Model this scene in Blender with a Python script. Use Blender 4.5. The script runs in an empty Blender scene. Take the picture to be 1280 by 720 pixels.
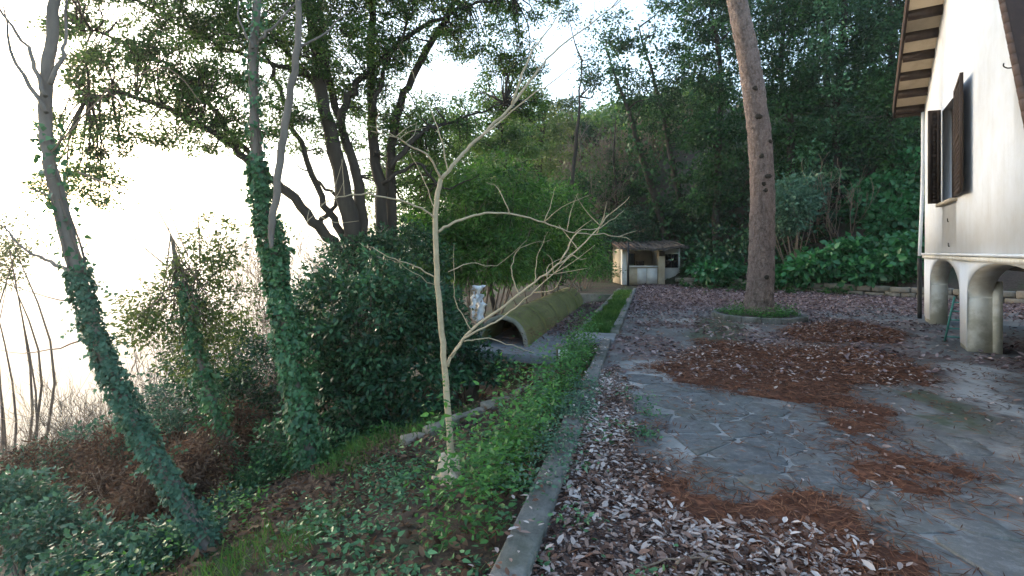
import bpy, math, random
import numpy as np
from mathutils import Vector

RS = np.random.RandomState
R = math.radians
scene = bpy.context.scene
col = scene.collection

# ------------------------------------------------------------------ camera, sky, sun, exposure
F_PX, HOR, CAM_H = 640.0, 315.0, 1.7
cam_d = bpy.data.cameras.new('camera'); cam = bpy.data.objects.new('camera', cam_d); col.objects.link(cam)
cam.location = (0, 0, CAM_H); cam.rotation_euler = (R(90), 0, 0)
cam_d.sensor_width = 36; cam_d.lens = 18.0
cam_d.shift_y = -(360 - HOR) / 1280.0
cam_d.clip_start = 0.05; cam_d.clip_end = 9000
scene.camera = cam

SUN_EL, SUN_AZ = 11.0, -52.0      # azimuth: degrees right of +Y (negative = left)
world = bpy.data.worlds.new('World'); scene.world = world; world.use_nodes = True
wn = world.node_tree; bg = wn.nodes['Background']
sky = wn.nodes.new('ShaderNodeTexSky'); sky.sky_type = 'NISHITA'; sky.sun_disc = False
sky.sun_elevation = R(SUN_EL); sky.sun_rotation = R(SUN_AZ)
sky.air_density = 1.0; sky.dust_density = 1.2; sky.ozone_density = 1.0
wn.links.new(sky.outputs[0], bg.inputs[0]); bg.inputs[1].default_value = 0.15
sun_d = bpy.data.lights.new('sun', 'SUN'); sun = bpy.data.objects.new('sun', sun_d); col.objects.link(sun)
sun_d.energy = 0.7; sun_d.angle = R(12); sun_d.color = (1.0, 0.88, 0.73)
sd = Vector((math.sin(R(SUN_AZ)) * math.cos(R(SUN_EL)), math.cos(R(SUN_AZ)) * math.cos(R(SUN_EL)), math.sin(R(SUN_EL))))
sun.rotation_euler = sd.to_track_quat('Z', 'Y').to_euler()
vs = scene.view_settings
vs.view_transform = 'Standard'; vs.look = 'None'; vs.gamma = 1.0; vs.exposure = 2.5
scene.cycles.use_denoising = True
scene.cycles.max_bounces = 6; scene.cycles.diffuse_bounces = 3; scene.cycles.transparent_max_bounces = 4
scene.cycles.volume_bounces = 2

# ------------------------------------------------------------------ helpers
def at(px, py, Y):
    return np.array([(px - 640) / F_PX * Y, Y, CAM_H - (py - HOR) / F_PX * Y])
def gpt(px, py, z=0.0):
    Y = F_PX * (CAM_H - z) / (py - HOR)
    return np.array([(px - 640) / F_PX * Y, Y, z])
def to_px(x, y, z=0.0):
    return 640 + F_PX * x / y, HOR + F_PX * (CAM_H - z) / y

_perm = RS(5).rand(256, 256)
def vnoise(x, y):
    x = np.asarray(x, float); y = np.asarray(y, float)
    xi = np.floor(x).astype(int); yi = np.floor(y).astype(int)
    fx = x - xi; fy = y - yi; fx = fx * fx * (3 - 2 * fx); fy = fy * fy * (3 - 2 * fy)
    g = lambda a, b: _perm[a & 255, b & 255]
    return (g(xi, yi) * (1 - fx) + g(xi + 1, yi) * fx) * (1 - fy) + (g(xi, yi + 1) * (1 - fx) + g(xi + 1, yi + 1) * fx) * fy
def fbm(x, y, o=4):
    s = 0; a = .5
    for i in range(o):
        s = s + a * vnoise(x * 2 ** i + 17 * i, y * 2 ** i + 31 * i); a *= .5
    return s / (1 - .5 ** o)
def sstep(a, b, x):
    t = np.clip((x - a) / (b - a), 0, 1); return t * t * (3 - 2 * t)
def inpoly(px, py, poly):
    inside = np.zeros(np.shape(px), bool); n = len(poly)
    for i in range(n):
        x1, y1 = poly[i]; x2, y2 = poly[(i + 1) % n]
        if y1 == y2: continue
        c = ((y1 > py) != (y2 > py)) & (px < (x2 - x1) * (py - y1) / (y2 - y1) + x1)
        inside ^= c
    return inside

def mesh_np(name, verts, faces, attrs=None, smooth=False, mats=None):
    """faces: (N,k) int array or list of such arrays / lists"""
    me = bpy.data.meshes.new(name)
    verts = np.asarray(verts, np.float32).reshape(-1, 3)
    if isinstance(faces, np.ndarray): faces = [faces]
    tot = [np.asarray(f, np.int32) for f in faces if len(f)]
    loops = np.concatenate([f.ravel() for f in tot]); cnt = np.concatenate([np.full(len(f), f.shape[1], np.int32) for f in tot])
    start = np.concatenate([[0], np.cumsum(cnt)[:-1]]).astype(np.int32)
    me.vertices.add(len(verts)); me.vertices.foreach_set('co', verts.ravel())
    me.loops.add(len(loops)); me.loops.foreach_set('vertex_index', loops)
    me.polygons.add(len(cnt)); me.polygons.foreach_set('loop_start', start)
    me.update(calc_edges=True); me.validate(clean_customdata=False)
    if attrs:
        for k, (dom, val) in attrs.items():
            a = me.attributes.new(k, 'FLOAT', dom); a.data.foreach_set('value', np.asarray(val, np.float32))
    if smooth: me.polygons.foreach_set('use_smooth', np.ones(len(cnt), bool))
    return me
def world_loc(o):
    v = np.zeros(3)
    while o is not None: v = v + np.array(o.location); o = o.parent
    return v
def link(name, me, mat, parent=None, kind=None, label=None, cat=None, group=None, origin=None):
    o = bpy.data.objects.new(name, me); col.objects.link(o)
    if parent is not None:
        o.parent = parent; sh = -world_loc(parent)
        if len(me.vertices): me.transform(__import__('mathutils').Matrix.Translation(Vector(sh)))
    elif origin is not None:
        me.transform(__import__('mathutils').Matrix.Translation(-Vector(origin))); o.location = origin
    if mat is not None and len(me.materials) == 0: me.materials.append(mat)
    if kind: o['kind'] = kind
    if label: o['label'] = label
    if cat: o['category'] = cat
    if group: o['group'] = group
    return o
def thing(name, label, cat, loc, group=None):
    o = bpy.data.objects.new(name, None); col.objects.link(o); o.location = tuple(float(c) for c in loc)
    o.empty_display_size = .1; o['label'] = label; o['category'] = cat
    if group: o['group'] = group
    return o

class MB:
    def __init__(s): s.v = []; s.q = []; s.t = []; s.n = 0
    def add(s, verts, quads=(), tris=()):
        b = s.n; s.v.append(np.asarray(verts, float).reshape(-1, 3)); s.n += len(s.v[-1])
        for f in quads: s.q.append([i + b for i in f])
        for f in tris: s.t.append([i + b for i in f])
        return b
    def hexa(s, c8):
        s.add(c8, [(0, 3, 2, 1), (4, 5, 6, 7), (0, 1, 5, 4), (1, 2, 6, 5), (2, 3, 7, 6), (3, 0, 4, 7)])
    def box(s, c, h, ax=(1, 0, 0), ay=(0, 1, 0), az=(0, 0, 1), jit=0, rs=None):
        c = np.array(c, float); ax, ay, az = [np.array(a, float) for a in (ax, ay, az)]
        pts = []
        for k in (-1, 1):
            for (i, j) in ((-1, -1), (1, -1), (1, 1), (-1, 1)):
                p = c + ax * h[0] * i + ay * h[1] * j + az * h[2] * k
                if jit: p = p + (rs.rand(3) - .5) * jit
                pts.append(p)
        s.hexa(pts)
    def build(s, name, smooth=False):
        fs = []
        if s.q: fs.append(np.array(s.q))
        if s.t: fs.append(np.array(s.t))
        return mesh_np(name, np.concatenate(s.v), fs, smooth=smooth)
def bevel(o, w, seg=2):
    m = o.modifiers.new('bevel', 'BEVEL'); m.width = w; m.segments = seg; m.limit_method = 'ANGLE'; return o

def smooth_path(pts, rad, step=4, wob=0, rs=None):
    pts = np.array(pts, float); rad = np.array(rad, float); n = len(pts)
    if n < 3: step = max(step, 3)
    P = np.vstack([2 * pts[0] - pts[1], pts, 2 * pts[-1] - pts[-2]])
    out = []; ro = []
    for i in range(n - 1):
        p0, p1, p2, p3 = P[i:i + 4]
        for k in range(step):
            t = k / step
            out.append(.5 * ((2 * p1) + (p2 - p0) * t + (2 * p0 - 5 * p1 + 4 * p2 - p3) * t * t + (3 * p1 - p0 - 3 * p2 + p3) * t ** 3))
            ro.append(rad[i] * (1 - t) + rad[i + 1] * t)
    out.append(pts[-1]); ro.append(rad[-1]); out = np.array(out); ro = np.array(ro)
    if wob:
        w = rs.randn(*out.shape) * wob; w[0] = 0; out = out + w
    return out, ro
def tubes(name, paths, sides=6, lump=0, rs=None):
    """paths: list of (points (n,3), radii (n)). one mesh"""
    V = []; Q = []; T = []; base = 0
    for P, r in paths:
        P = np.asarray(P, float); r = np.asarray(r, float); n = len(P)
        t = np.gradient(P, axis=0); t /= np.linalg.norm(t, axis=1)[:, None] + 1e-9
        ref = np.array([0.31, 0.95, 0.05]) if abs(t[0][1]) < .9 else np.array([1., 0, .1])
        a = np.cross(t, ref); a /= np.linalg.norm(a, axis=1)[:, None] + 1e-9; b = np.cross(t, a)
        sd_ = sides if r.max() > .012 else max(3, min(sides, 4))
        th = np.arange(sd_) * 2 * math.pi / sd_
        rr = r[:, None] * np.ones(sd_)
        if lump: rr = rr * (1 + lump * rs.randn(n, sd_))
        ring = P[:, None, :] + rr[:, :, None] * (np.cos(th)[None, :, None] * a[:, None, :] + np.sin(th)[None, :, None] * b[:, None, :])
        V.append(ring.reshape(-1, 3))
        i = np.arange(n - 1)[:, None] * sd_; j = np.arange(sd_)[None, :]; j2 = (j + 1) % sd_
        Q.append((base + np.stack([i + j, i + j2, i + sd_ + j2, i + sd_ + j], -1)).reshape(-1, 4))
        V.append(P[[0, -1]]); k0 = base + n * sd_; jj = np.arange(sd_)
        T.append(np.stack([np.full(sd_, k0), base + (jj + 1) % sd_, base + jj], -1))
        e = base + (n - 1) * sd_
        T.append(np.stack([np.full(sd_, k0 + 1), e + jj, e + (jj + 1) % sd_], -1))
        base += n * sd_ + 2
    return mesh_np(name, np.concatenate(V), [np.concatenate(Q), np.concatenate(T)], smooth=True)

def nrm(a): return a / (np.linalg.norm(a, axis=-1, keepdims=True) + 1e-9)
def leaf_mesh(name, P, D, N, L, W, rnd, fold=.12, six=False, w1=.42, w2=.36, curl=0.0):
    """one pointed leaf per row; D along the blade, N its face normal"""
    P = np.asarray(P); n = len(P); D = nrm(D); S = nrm(np.cross(D, N)); N = nrm(np.cross(S, D))
    L = (np.ones(n) * L)[:, None]; W = (np.ones(n) * W)[:, None]
    f = fold * W
    if not six:
        V = np.stack([P, P + D * L * .45 + S * W * .5 + N * f, P + D * L + N * curl * L, P + D * L * .45 - S * W * .5 + N * f], 1).reshape(-1, 3)
        F = np.arange(n * 4).reshape(n, 4); at_ = rnd
    else:
        c1 = N * curl * L * .25; c2 = N * curl * L * .6; c3 = N * curl * L
        V = np.stack([P, P + D * L * .25 + S * W * w1 + N * f + c1, P + D * L * .62 + S * W * w2 + N * f + c2, P + D * L + c3,
                      P + D * L * .62 - S * W * w2 + N * f + c2, P + D * L * .25 - S * W * w1 + N * f + c1], 1).reshape(-1, 3)
        b = np.arange(n)[:, None] * 6
        F = np.stack([b + np.array([0, 1, 2, 3]), b + np.array([0, 3, 4, 5])], 1).reshape(-1, 4); at_ = np.repeat(rnd, 2)
    return mesh_np(name, V, F, attrs={'rnd': ('FACE', at_)})
def sample_clumps(ell, ncl, rs, shell=.5):
    w = np.array([e[3] * e[4] * e[5] for e in ell]) ** .75; w /= w.sum()
    idx = rs.choice(len(ell), ncl, p=w); E = np.array(ell)[idx]
    d = nrm(rs.randn(ncl, 3)); r = rs.rand(ncl) ** (1 / 3.0); r = r * (1 - shell) + shell * (.72 + .28 * rs.rand(ncl)) * np.where(rs.rand(ncl) < .8, 1, .6)
    return E[:, :3] + d * r[:, None] * E[:, 3:6], d
def foliage(name, ell, ncl, nleaf, cr, L, rs, W=None, shell=.5, six=False, droop=.3, up=.8, fold=.12, flat=.6, **kw):
    C, d = sample_clumps(ell, ncl, rs, shell); per = max(1, nleaf // ncl)
    ci = np.repeat(np.arange(ncl), per); n = len(ci)
    crs = cr * (.6 + .8 * rs.rand(ncl))
    off = rs.randn(n, 3) * np.array([1, 1, flat]) * crs[ci][:, None] * .6
    P = C[ci] + off
    D = nrm(nrm(off) + .5 * d[ci] + rs.randn(n, 3) * .7 + np.array([0, 0, -droop]))
    N = nrm(rs.randn(n, 3) * .75 + np.array([0, 0, up]) + .3 * d[ci])
    Ls = L * (.65 + .7 * rs.rand(n)); rnd = np.clip(.45 * rs.rand(n) + .55 * rs.rand(ncl)[ci], 0, 1)
    return leaf_mesh(name, P, D, N, Ls, Ls * (W or .5), rnd, six=six, fold=fold, **kw), C
def branch_rec(p, d, ln, r, depth, rs, out, up=.25, spread=.7, seg=4, kids=(2, 4), rmin=.003):
    pts = [p]; dd = d
    for i in range(seg):
        dd = nrm(dd + rs.randn(3) * .22 + np.array([0, 0, up * .25])); pts.append(pts[-1] + dd * ln / seg)
    rad = np.linspace(r, max(r * .45, rmin), seg + 1); out.append((np.array(pts), rad))
    if depth <= 0: return
    for k in range(rs.randint(kids[0], kids[1] + 1)):
        i = rs.randint(1, seg + 1); t = rs.rand() * .99
        q = pts[i - 1] * (1 - t) + pts[i] * t
        nd = nrm(dd + rs.randn(3) * spread + np.array([0, 0, up]))
        branch_rec(q, nd, ln * (.45 + .35 * rs.rand()), max(rad[i] * .65, rmin), depth - 1, rs, out, up, spread, seg, kids, rmin)

# ------------------------------------------------------------------ materials
def newmat(name):
    m = bpy.data.materials.new(name); m.use_nodes = True; nt = m.node_tree
    return m, nt, nt.nodes['Principled BSDF']
def ramp(nt, fac, stops):
    r = nt.nodes.new('ShaderNodeValToRGB'); e = r.color_ramp.elements
    while len(e) < len(stops): e.new(.5)
    for i, (p, c) in enumerate(stops): e[i].position = p; e[i].color = (*c, 1)
    nt.links.new(fac, r.inputs[0]); return r.outputs[0]
def noise(nt, scale, detail=6, rough=.6, vec=None, dist=0):
    n = nt.nodes.new('ShaderNodeTexNoise'); n.inputs['Scale'].default_value = scale; n.inputs['Detail'].default_value = detail
    n.inputs['Roughness'].default_value = rough; n.inputs['Distortion'].default_value = dist
    if vec is None:
        g = nt.nodes.new('ShaderNodeNewGeometry'); vec = g.outputs['Position']
    nt.links.new(vec, n.inputs['Vector']); return n.outputs['Fac']
def mix(nt, fac, a, b, mode='MIX'):
    m = nt.nodes.new('ShaderNodeMix'); m.data_type = 'RGBA'; m.blend_type = mode
    for sock, v in ((m.inputs[0], fac), (m.inputs[6], a), (m.inputs[7], b)):
        if isinstance(v, (int, float)): sock.default_value = v
        elif isinstance(v, tuple): sock.default_value = (*v, 1)
        else: nt.links.new(v, sock)
    return m.outputs[2]
def mth(nt, op, a, b=0.0, clamp=False):
    m = nt.nodes.new('ShaderNodeMath'); m.operation = op; m.use_clamp = clamp
    for i, v in enumerate((a, b)):
        if isinstance(v, (int, float)): m.inputs[i].default_value = v
        else: nt.links.new(v, m.inputs[i])
    return m.outputs[0]
def bump(nt, bs, h, strength=.5, dist=.02):
    b = nt.nodes.new('ShaderNodeBump'); b.inputs['Strength'].default_value = strength; b.inputs['Distance'].default_value = dist
    nt.links.new(h, b.inputs['Height']); nt.links.new(b.outputs[0], bs.inputs['Normal'])
def attr(nt, name):
    a = nt.nodes.new('ShaderNodeAttribute'); a.attribute_name = name; return a.outputs['Fac']

def leaf_mat(name, stops, rough=.45, trans=.35, spec=.4):
    m, nt, bs = newmat(name)
    c = ramp(nt, attr(nt, 'rnd'), stops)
    nt.links.new(c, bs.inputs['Base Color']); bs.inputs['Roughness'].default_value = rough; bs.inputs['Specular IOR Level'].default_value = spec
    tr = nt.nodes.new('ShaderNodeBsdfTranslucent'); hs = nt.nodes.new('ShaderNodeHueSaturation')
    hs.inputs['Saturation'].default_value = 1.1; hs.inputs['Value'].default_value = 1.5; hs.inputs['Hue'].default_value = .485
    nt.links.new(c, hs.inputs['Color']); nt.links.new(hs.outputs[0], tr.inputs['Color'])
    ms = nt.nodes.new('ShaderNodeMixShader'); ms.inputs[0].default_value = trans
    nt.links.new(bs.outputs[0], ms.inputs[1]); nt.links.new(tr.outputs[0], ms.inputs[2])
    nt.links.new(ms.outputs[0], nt.nodes['Material Output'].inputs['Surface']); return m
def simple(name, stops, scale=4, rough=.85, bmp=.4, bscale=None, detail=8, bd=.02, stretch=None, spec=.3):
    m, nt, bs = newmat(name); vec = None
    if stretch:
        g = nt.nodes.new('ShaderNodeNewGeometry'); mp = nt.nodes.new('ShaderNodeMapping'); mp.inputs['Scale'].default_value = stretch
        nt.links.new(g.outputs['Position'], mp.inputs[0]); vec = mp.outputs[0]
    f = noise(nt, scale, detail, .65, vec)
    nt.links.new(ramp(nt, f, stops), bs.inputs['Base Color']); bs.inputs['Roughness'].default_value = rough
    bs.inputs['Specular IOR Level'].default_value = spec
    if bmp: bump(nt, bs, noise(nt, bscale or scale * 3, 8, .7, vec), bmp, bd)
    return m

M = {}
G = lambda a, b, c: [(0.0, a), (.5, b), (1.0, c)]
M['oak'] = leaf_mat('oak leaf', G((.02, .05, .014), (.055, .12, .028), (.13, .22, .045)), trans=.42)
M['laurel'] = leaf_mat('laurel leaf', G((.006, .024, .013), (.02, .064, .03), (.07, .17, .072)), rough=.4, trans=.2, spec=.3)
M['ivy'] = leaf_mat('ivy leaf', G((.012, .04, .018), (.042, .12, .05), (.13, .27, .11)), rough=.4, trans=.2, spec=.35)
M['wood'] = leaf_mat('evergreen leaf', G((.006, .024, .009), (.02, .062, .02), (.065, .155, .045)), rough=.5, trans=.25, spec=.18)
M['bright'] = leaf_mat('bright leaf', G((.014, .045, .012), (.044, .125, .027), (.12, .27, .06)), trans=.4, spec=.25)
M['fig'] = leaf_mat('broad leaf', G((.02, .08, .03), (.035, .14, .05), (.07, .22, .09)), rough=.38, trans=.3)
M['herb'] = leaf_mat('herb leaf', G((.016, .055, .02), (.04, .125, .03), (.10, .26, .055)), rough=.5, trans=.35)
M['bluegreen'] = leaf_mat('blue green leaf', G((.022, .055, .036), (.055, .12, .075), (.13, .23, .15)), rough=.5, trans=.25, spec=.25)
M['golden'] = leaf_mat('yellow green leaf', G((.025, .05, .014), (.06, .10, .028), (.13, .165, .05)), trans=.45)
M['brown'] = leaf_mat('dead leaf', G((.03, .02, .014), (.085, .05, .032), (.19, .12, .075)), rough=.8, trans=.2, spec=.2)
M['grass'] = leaf_mat('grass blade', G((.025, .065, .018), (.05, .13, .03), (.12, .20, .05)), rough=.6, trans=.3, spec=.2)
M['litter'] = leaf_mat('fallen leaf', [(0, (.05, .028, .022)), (.25, (.15, .075, .05)), (.5, (.27, .20, .175)), (.75, (.42, .355, .33)), (1, (.58, .52, .49))], rough=.7, trans=.1, spec=.25)
M['litter_far'] = leaf_mat('small fallen leaf', [(0, (.05, .03, .03)), (.5, (.15, .10, .10)), (1, (.33, .26, .26))], rough=.75, trans=.05, spec=.2)
M['needle'] = leaf_mat('pine needle litter', G((.04, .017, .011), (.12, .046, .025), (.26, .12, .065)), rough=.75, trans=.05, spec=.2)
M['pine'] = leaf_mat('pine needle', G((.012, .04, .016), (.03, .08, .03), (.05, .12, .04)), trans=.15)

M['bark_dark'] = simple('dark bark', G((.012, .010, .008), (.035, .028, .022), (.08, .065, .05)), 6, .9, .8, 14, stretch=(1, 1, .25))
M['bark_grey'] = simple('grey bark', G((.06, .05, .045), (.16, .135, .115), (.30, .26, .22)), 7, .9, .7, 18, stretch=(1, 1, .3))
M['bark_pale'] = simple('pale bark', G((.20, .15, .095), (.38, .30, .195), (.54, .44, .30)), 12, .75, .4, 30)
M['twig'] = simple('twig', G((.06, .045, .035), (.13, .10, .08), (.22, .18, .14)), 9, .85, 0)
M['twig_warm'] = simple('dry twig', G((.10, .065, .045), (.20, .14, .10), (.32, .25, .19)), 9, .85, 0)

def pine_bark():
    m, nt, bs = newmat('pine bark')
    g = nt.nodes.new('ShaderNodeNewGeometry'); mp = nt.nodes.new('ShaderNodeMapping'); mp.inputs['Scale'].default_value = (1, 1, .45)
    nt.links.new(g.outputs['Position'], mp.inputs[0])
    v = nt.nodes.new('ShaderNodeTexVoronoi'); v.feature = 'DISTANCE_TO_EDGE'; v.inputs['Scale'].default_value = 12
    nz = nt.nodes.new('ShaderNodeTexNoise'); nz.inputs['Scale'].default_value = 9; nz.inputs['Detail'].default_value = 5; nt.links.new(g.outputs['Position'], nz.inputs['Vector'])
    vm = nt.nodes.new('ShaderNodeVectorMath'); vm.operation = 'MULTIPLY_ADD'; nt.links.new(nz.outputs['Color'], vm.inputs[0]); vm.inputs[1].default_value = (.16, .16, .16); nt.links.new(mp.outputs[0], vm.inputs[2])
    nt.links.new(vm.outputs[0], v.inputs['Vector'])
    f = noise(nt, 5, 8, .7); f2 = noise(nt, 26, 6, .7)
    c = ramp(nt, f, G((.11, .075, .062), (.25, .18, .155), (.40, .32, .285)))
    c = mix(nt, mth(nt, 'MULTIPLY', ramp(nt, f2, [(.5, (0, 0, 0)), (.68, (1, 1, 1))]), .55), c, (.42, .36, .33))
    c = mix(nt, mth(nt, 'MULTIPLY', ramp(nt, noise(nt, 13, 7, .75, mp.outputs[0]), [(.5, (0, 0, 0)), (.62, (1, 1, 1))]), .7), c, (.085, .058, .048))
    cr = ramp(nt, v.outputs['Distance'], [(0, (1, 1, 1)), (.06, (0, 0, 0))])
    c = mix(nt, mth(nt, 'MULTIPLY', mth(nt, 'MULTIPLY', cr, ramp(nt, noise(nt, 3, 5, .7), [(.42, (0, 0, 0)), (.6, (1, 1, 1))])), .75), c, (.06, .04, .032))
    nt.links.new(c, bs.inputs['Base Color']); bs.inputs['Roughness'].default_value = .9
    bump(nt, bs, mth(nt, 'ADD', mth(nt, 'MINIMUM', v.outputs['Distance'], .12), mth(nt, 'MULTIPLY', f2, .25)), 1.0, .25); return m
M['pine_bark'] = pine_bark()

def ground_mat():
    m, nt, bs = newmat('soil')
    f = noise(nt, .8, 8, .65); f2 = noise(nt, 9, 8, .75)
    c = ramp(nt, f2, G((.018, .012, .009), (.05, .033, .024), (.11, .075, .055)))
    c = mix(nt, ramp(nt, f, [(.48, (0, 0, 0)), (.6, (1, 1, 1))]), c, (.022, .042, .014))
    c = mix(nt, mth(nt, 'MULTIPLY', attr(nt, 'dry'), .85), c, ramp(nt, noise(nt, .25, 8, .7), G((.06, .055, .04), (.12, .10, .07), (.2, .17, .12))))
    nt.links.new(c, bs.inputs['Base Color']); bs.inputs['Roughness'].default_value = .95; bump(nt, bs, f2, .9, .08); return m
M['soil'] = ground_mat()
def court_mat():
    m, nt, bs = newmat('courtyard cement')
    f = noise(nt, 1.3, 10, .7); f2 = noise(nt, 14, 8, .7); f3 = noise(nt, .6, 6, .6, dist=.8)
    c = ramp(nt, f, [(.25, (.035, .036, .037)), (.48, (.10, .10, .098)), (.72, (.26, .26, .255))])
    c = mix(nt, ramp(nt, f2, [(.45, (0, 0, 0)), (.75, (.55, .55, .55))]), c, (.05, .048, .046))
    pw = ramp(nt, mth(nt, 'ADD', mth(nt, 'MULTIPLY', attr(nt, 'pale'), .8), mth(nt, 'MULTIPLY', f2, .4)), [(.5, (0, 0, 0)), (.85, (1, 1, 1))])
    c = mix(nt, pw, c, (.33, .335, .33))
    fr = ramp(nt, mth(nt, 'ADD', mth(nt, 'MULTIPLY', attr(nt, 'leafy'), .75), mth(nt, 'MULTIPLY', f2, .5)), [(.5, (0, 0, 0)), (.85, (1, 1, 1))])
    c = mix(nt, fr, c, ramp(nt, noise(nt, 30, 4, .8), G((.05, .03, .028), (.12, .08, .075), (.24, .18, .175))))
    mo = ramp(nt, mth(nt, 'ADD', mth(nt, 'MULTIPLY', attr(nt, 'moss'), .7), mth(nt, 'MULTIPLY', f3, .5)), [(.55, (0, 0, 0)), (.8, (1, 1, 1))])
    c = mix(nt, mo, c, ramp(nt, f2, G((.02, .028, .014), (.045, .06, .03), (.08, .10, .05))))
    # hairline cracks
    v = nt.nodes.new('ShaderNodeTexVoronoi'); v.feature = 'DISTANCE_TO_EDGE'; v.inputs['Scale'].default_value = .9
    g = nt.nodes.new('ShaderNodeNewGeometry'); nn = nt.nodes.new('ShaderNodeTexNoise'); nn.inputs['Scale'].default_value = 2.5; nn.inputs['Detail'].default_value = 6
    nt.links.new(g.outputs['Position'], nn.inputs['Vector'])
    va = nt.nodes.new('ShaderNodeVectorMath'); va.operation = 'ADD'; nt.links.new(g.outputs['Position'], va.inputs[0]); nt.links.new(nn.outputs['Color'], va.inputs[1])
    nt.links.new(va.outputs[0], v.inputs['Vector'])
    cr = ramp(nt, v.outputs['Distance'], [(0, (1, 1, 1)), (.012, (0, 0, 0))])
    c = mix(nt, mth(nt, 'MULTIPLY', cr, .7), c, (.03, .028, .026))
    nt.links.new(c, bs.inputs['Base Color'])
    nt.links.new(ramp(nt, f, [(.3, (.45, .45, .45)), (.7, (.85, .85, .85))]), bs.inputs['Roughness'])
    bump(nt, bs, mth(nt, 'SUBTRACT', f2, mth(nt, 'MULTIPLY', cr, .5)), .5, .02); return m
M['court'] = court_mat()
def stone_mat():
    m, nt, bs = newmat('paving slate')
    oi = nt.nodes.new('ShaderNodeObjectInfo'); f = noise(nt, 2.2, 10, .72); f2 = noise(nt, 22, 8, .75)
    c = ramp(nt, f, G((.02, .022, .025), (.064, .068, .072), (.19, .195, .205)))
    f3 = noise(nt, .9, 8, .7, dist=1.2); f4 = noise(nt, 6, 8, .75)
    c = mix(nt, .3, c, ramp(nt, oi.outputs['Random'], G((.05, .055, .06), (.11, .115, .12), (.17, .17, .16))))
    c = mix(nt, mth(nt, 'MULTIPLY', ramp(nt, f3, [(.46, (0, 0, 0)), (.66, (1, 1, 1))]), .6), c, (.07, .072, .05))
    c = mix(nt, mth(nt, 'MULTIPLY', ramp(nt, f4, [(.52, (0, 0, 0)), (.7, (1, 1, 1))]), .5), c, (.24, .25, .262))
    c = mix(nt, ramp(nt, f2, [(.5, (0, 0, 0)), (.72, (.6, .6, .6))]), c, (.26, .265, .27))
    nt.links.new(c, bs.inputs['Base Color']); bs.inputs['Roughness'].default_value = .6
    bump(nt, bs, mth(nt, 'ADD', f2, f), .6, .02); return m
M['slate'] = stone_mat()
def concrete(name, a, b, c_, moss=.5, mosscol=(.05, .065, .03)):
    m, nt, bs = newmat(name); f = noise(nt, 3, 10, .7); f2 = noise(nt, 25, 8, .75); f3 = noise(nt, 1.1, 8, .65)
    c = ramp(nt, f, G(a, b, c_)); c = mix(nt, ramp(nt, f2, [(.5, (0, 0, 0)), (.7, (.6, .6, .6))]), c, a)
    g = nt.nodes.new('ShaderNodeNewGeometry')
    c = mix(nt, mth(nt, 'MULTIPLY', ramp(nt, f3, [(.5, (0, 0, 0)), (.62, (1, 1, 1))]), moss), c, mosscol)
    nt.links.new(c, bs.inputs['Base Color']); bs.inputs['Roughness'].default_value = .9; bump(nt, bs, f2, .7, .02); return m
M['kerb'] = concrete('kerb concrete', (.04, .04, .037), (.13, .13, .122), (.32, .32, .30), .85, (.03, .042, .022))
M['slab'] = concrete('slab concrete', (.10, .11, .115), (.19, .20, .215), (.28, .29, .31), .25)
M['oldstone'] = concrete('old stone', (.09, .08, .065), (.2, .175, .14), (.34, .30, .24), .6)
M['vault'] = concrete('mossy vault', (.055, .054, .022), (.15, .145, .045), (.26, .24, .085), .75, (.08, .092, .016))
M['vault_rim'] = concrete('vault rim', (.12, .115, .09), (.22, .21, .17), (.36, .34, .29), .5)
def plaster(name, base, stain, amt, sc=2.0, low=None):
    m, nt, bs = newmat(name); f = noise(nt, sc, 9, .65); f2 = noise(nt, 30, 6, .7)
    g = nt.nodes.new('ShaderNodeNewGeometry'); mp = nt.nodes.new('ShaderNodeMapping'); mp.inputs['Scale'].default_value = (5, 5, .5)
    nt.links.new(g.outputs['Position'], mp.inputs[0]); st = noise(nt, 1.0, 8, .7, mp.outputs[0])
    c = mix(nt, mth(nt, 'MULTIPLY', ramp(nt, f, [(.42, (0, 0, 0)), (.7, (1, 1, 1))]), amt), base, stain)
    c = mix(nt, mth(nt, 'MULTIPLY', ramp(nt, st, [(.5, (0, 0, 0)), (.75, (1, 1, 1))]), amt * .3), c, tuple(x * .7 for x in stain))
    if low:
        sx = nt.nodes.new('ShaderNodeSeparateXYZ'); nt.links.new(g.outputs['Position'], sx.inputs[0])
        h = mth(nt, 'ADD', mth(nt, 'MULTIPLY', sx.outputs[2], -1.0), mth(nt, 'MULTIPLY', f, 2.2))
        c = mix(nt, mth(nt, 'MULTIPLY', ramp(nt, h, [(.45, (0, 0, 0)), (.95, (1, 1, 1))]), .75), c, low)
    nt.links.new(c, bs.inputs['Base Color']); bs.inputs['Roughness'].default_value = .9; bump(nt, bs, f2, .35, .01); return m
M['plaster'] = plaster('white plaster', (.72, .735, .76), (.60, .59, .565), .6)
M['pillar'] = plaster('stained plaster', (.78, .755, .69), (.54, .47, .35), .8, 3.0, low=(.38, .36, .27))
M['soffit'] = plaster('soffit', (.50, .42, .31), (.32, .25, .17), .6, 3)
M['hutwall'] = plaster('hut plaster', (.46, .38, .27), (.25, .19, .12), .7, 1.5)
M['hutwhite'] = plaster('hut white panel', (.62, .60, .56), (.34, .30, .25), .6, 1.7)
M['wooddark'] = simple('dark wood', G((.018, .011, .008), (.04, .024, .016), (.075, .048, .034)), 3, .65, .5, 12, stretch=(4, 4, .5))
M['metal_black'] = simple('black metal', G((.008, .008, .009), (.015, .015, .016), (.03, .028, .026)), 8, .5, .1)
M['ladder'] = simple('green paint', G((.03, .12, .10), (.05, .2, .17), (.10, .28, .24)), 9, .5, .1)
M['tile'] = simple('roof tile', G((.05, .03, .022), (.11, .065, .045), (.20, .14, .10)), 4, .9, .5)
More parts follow.
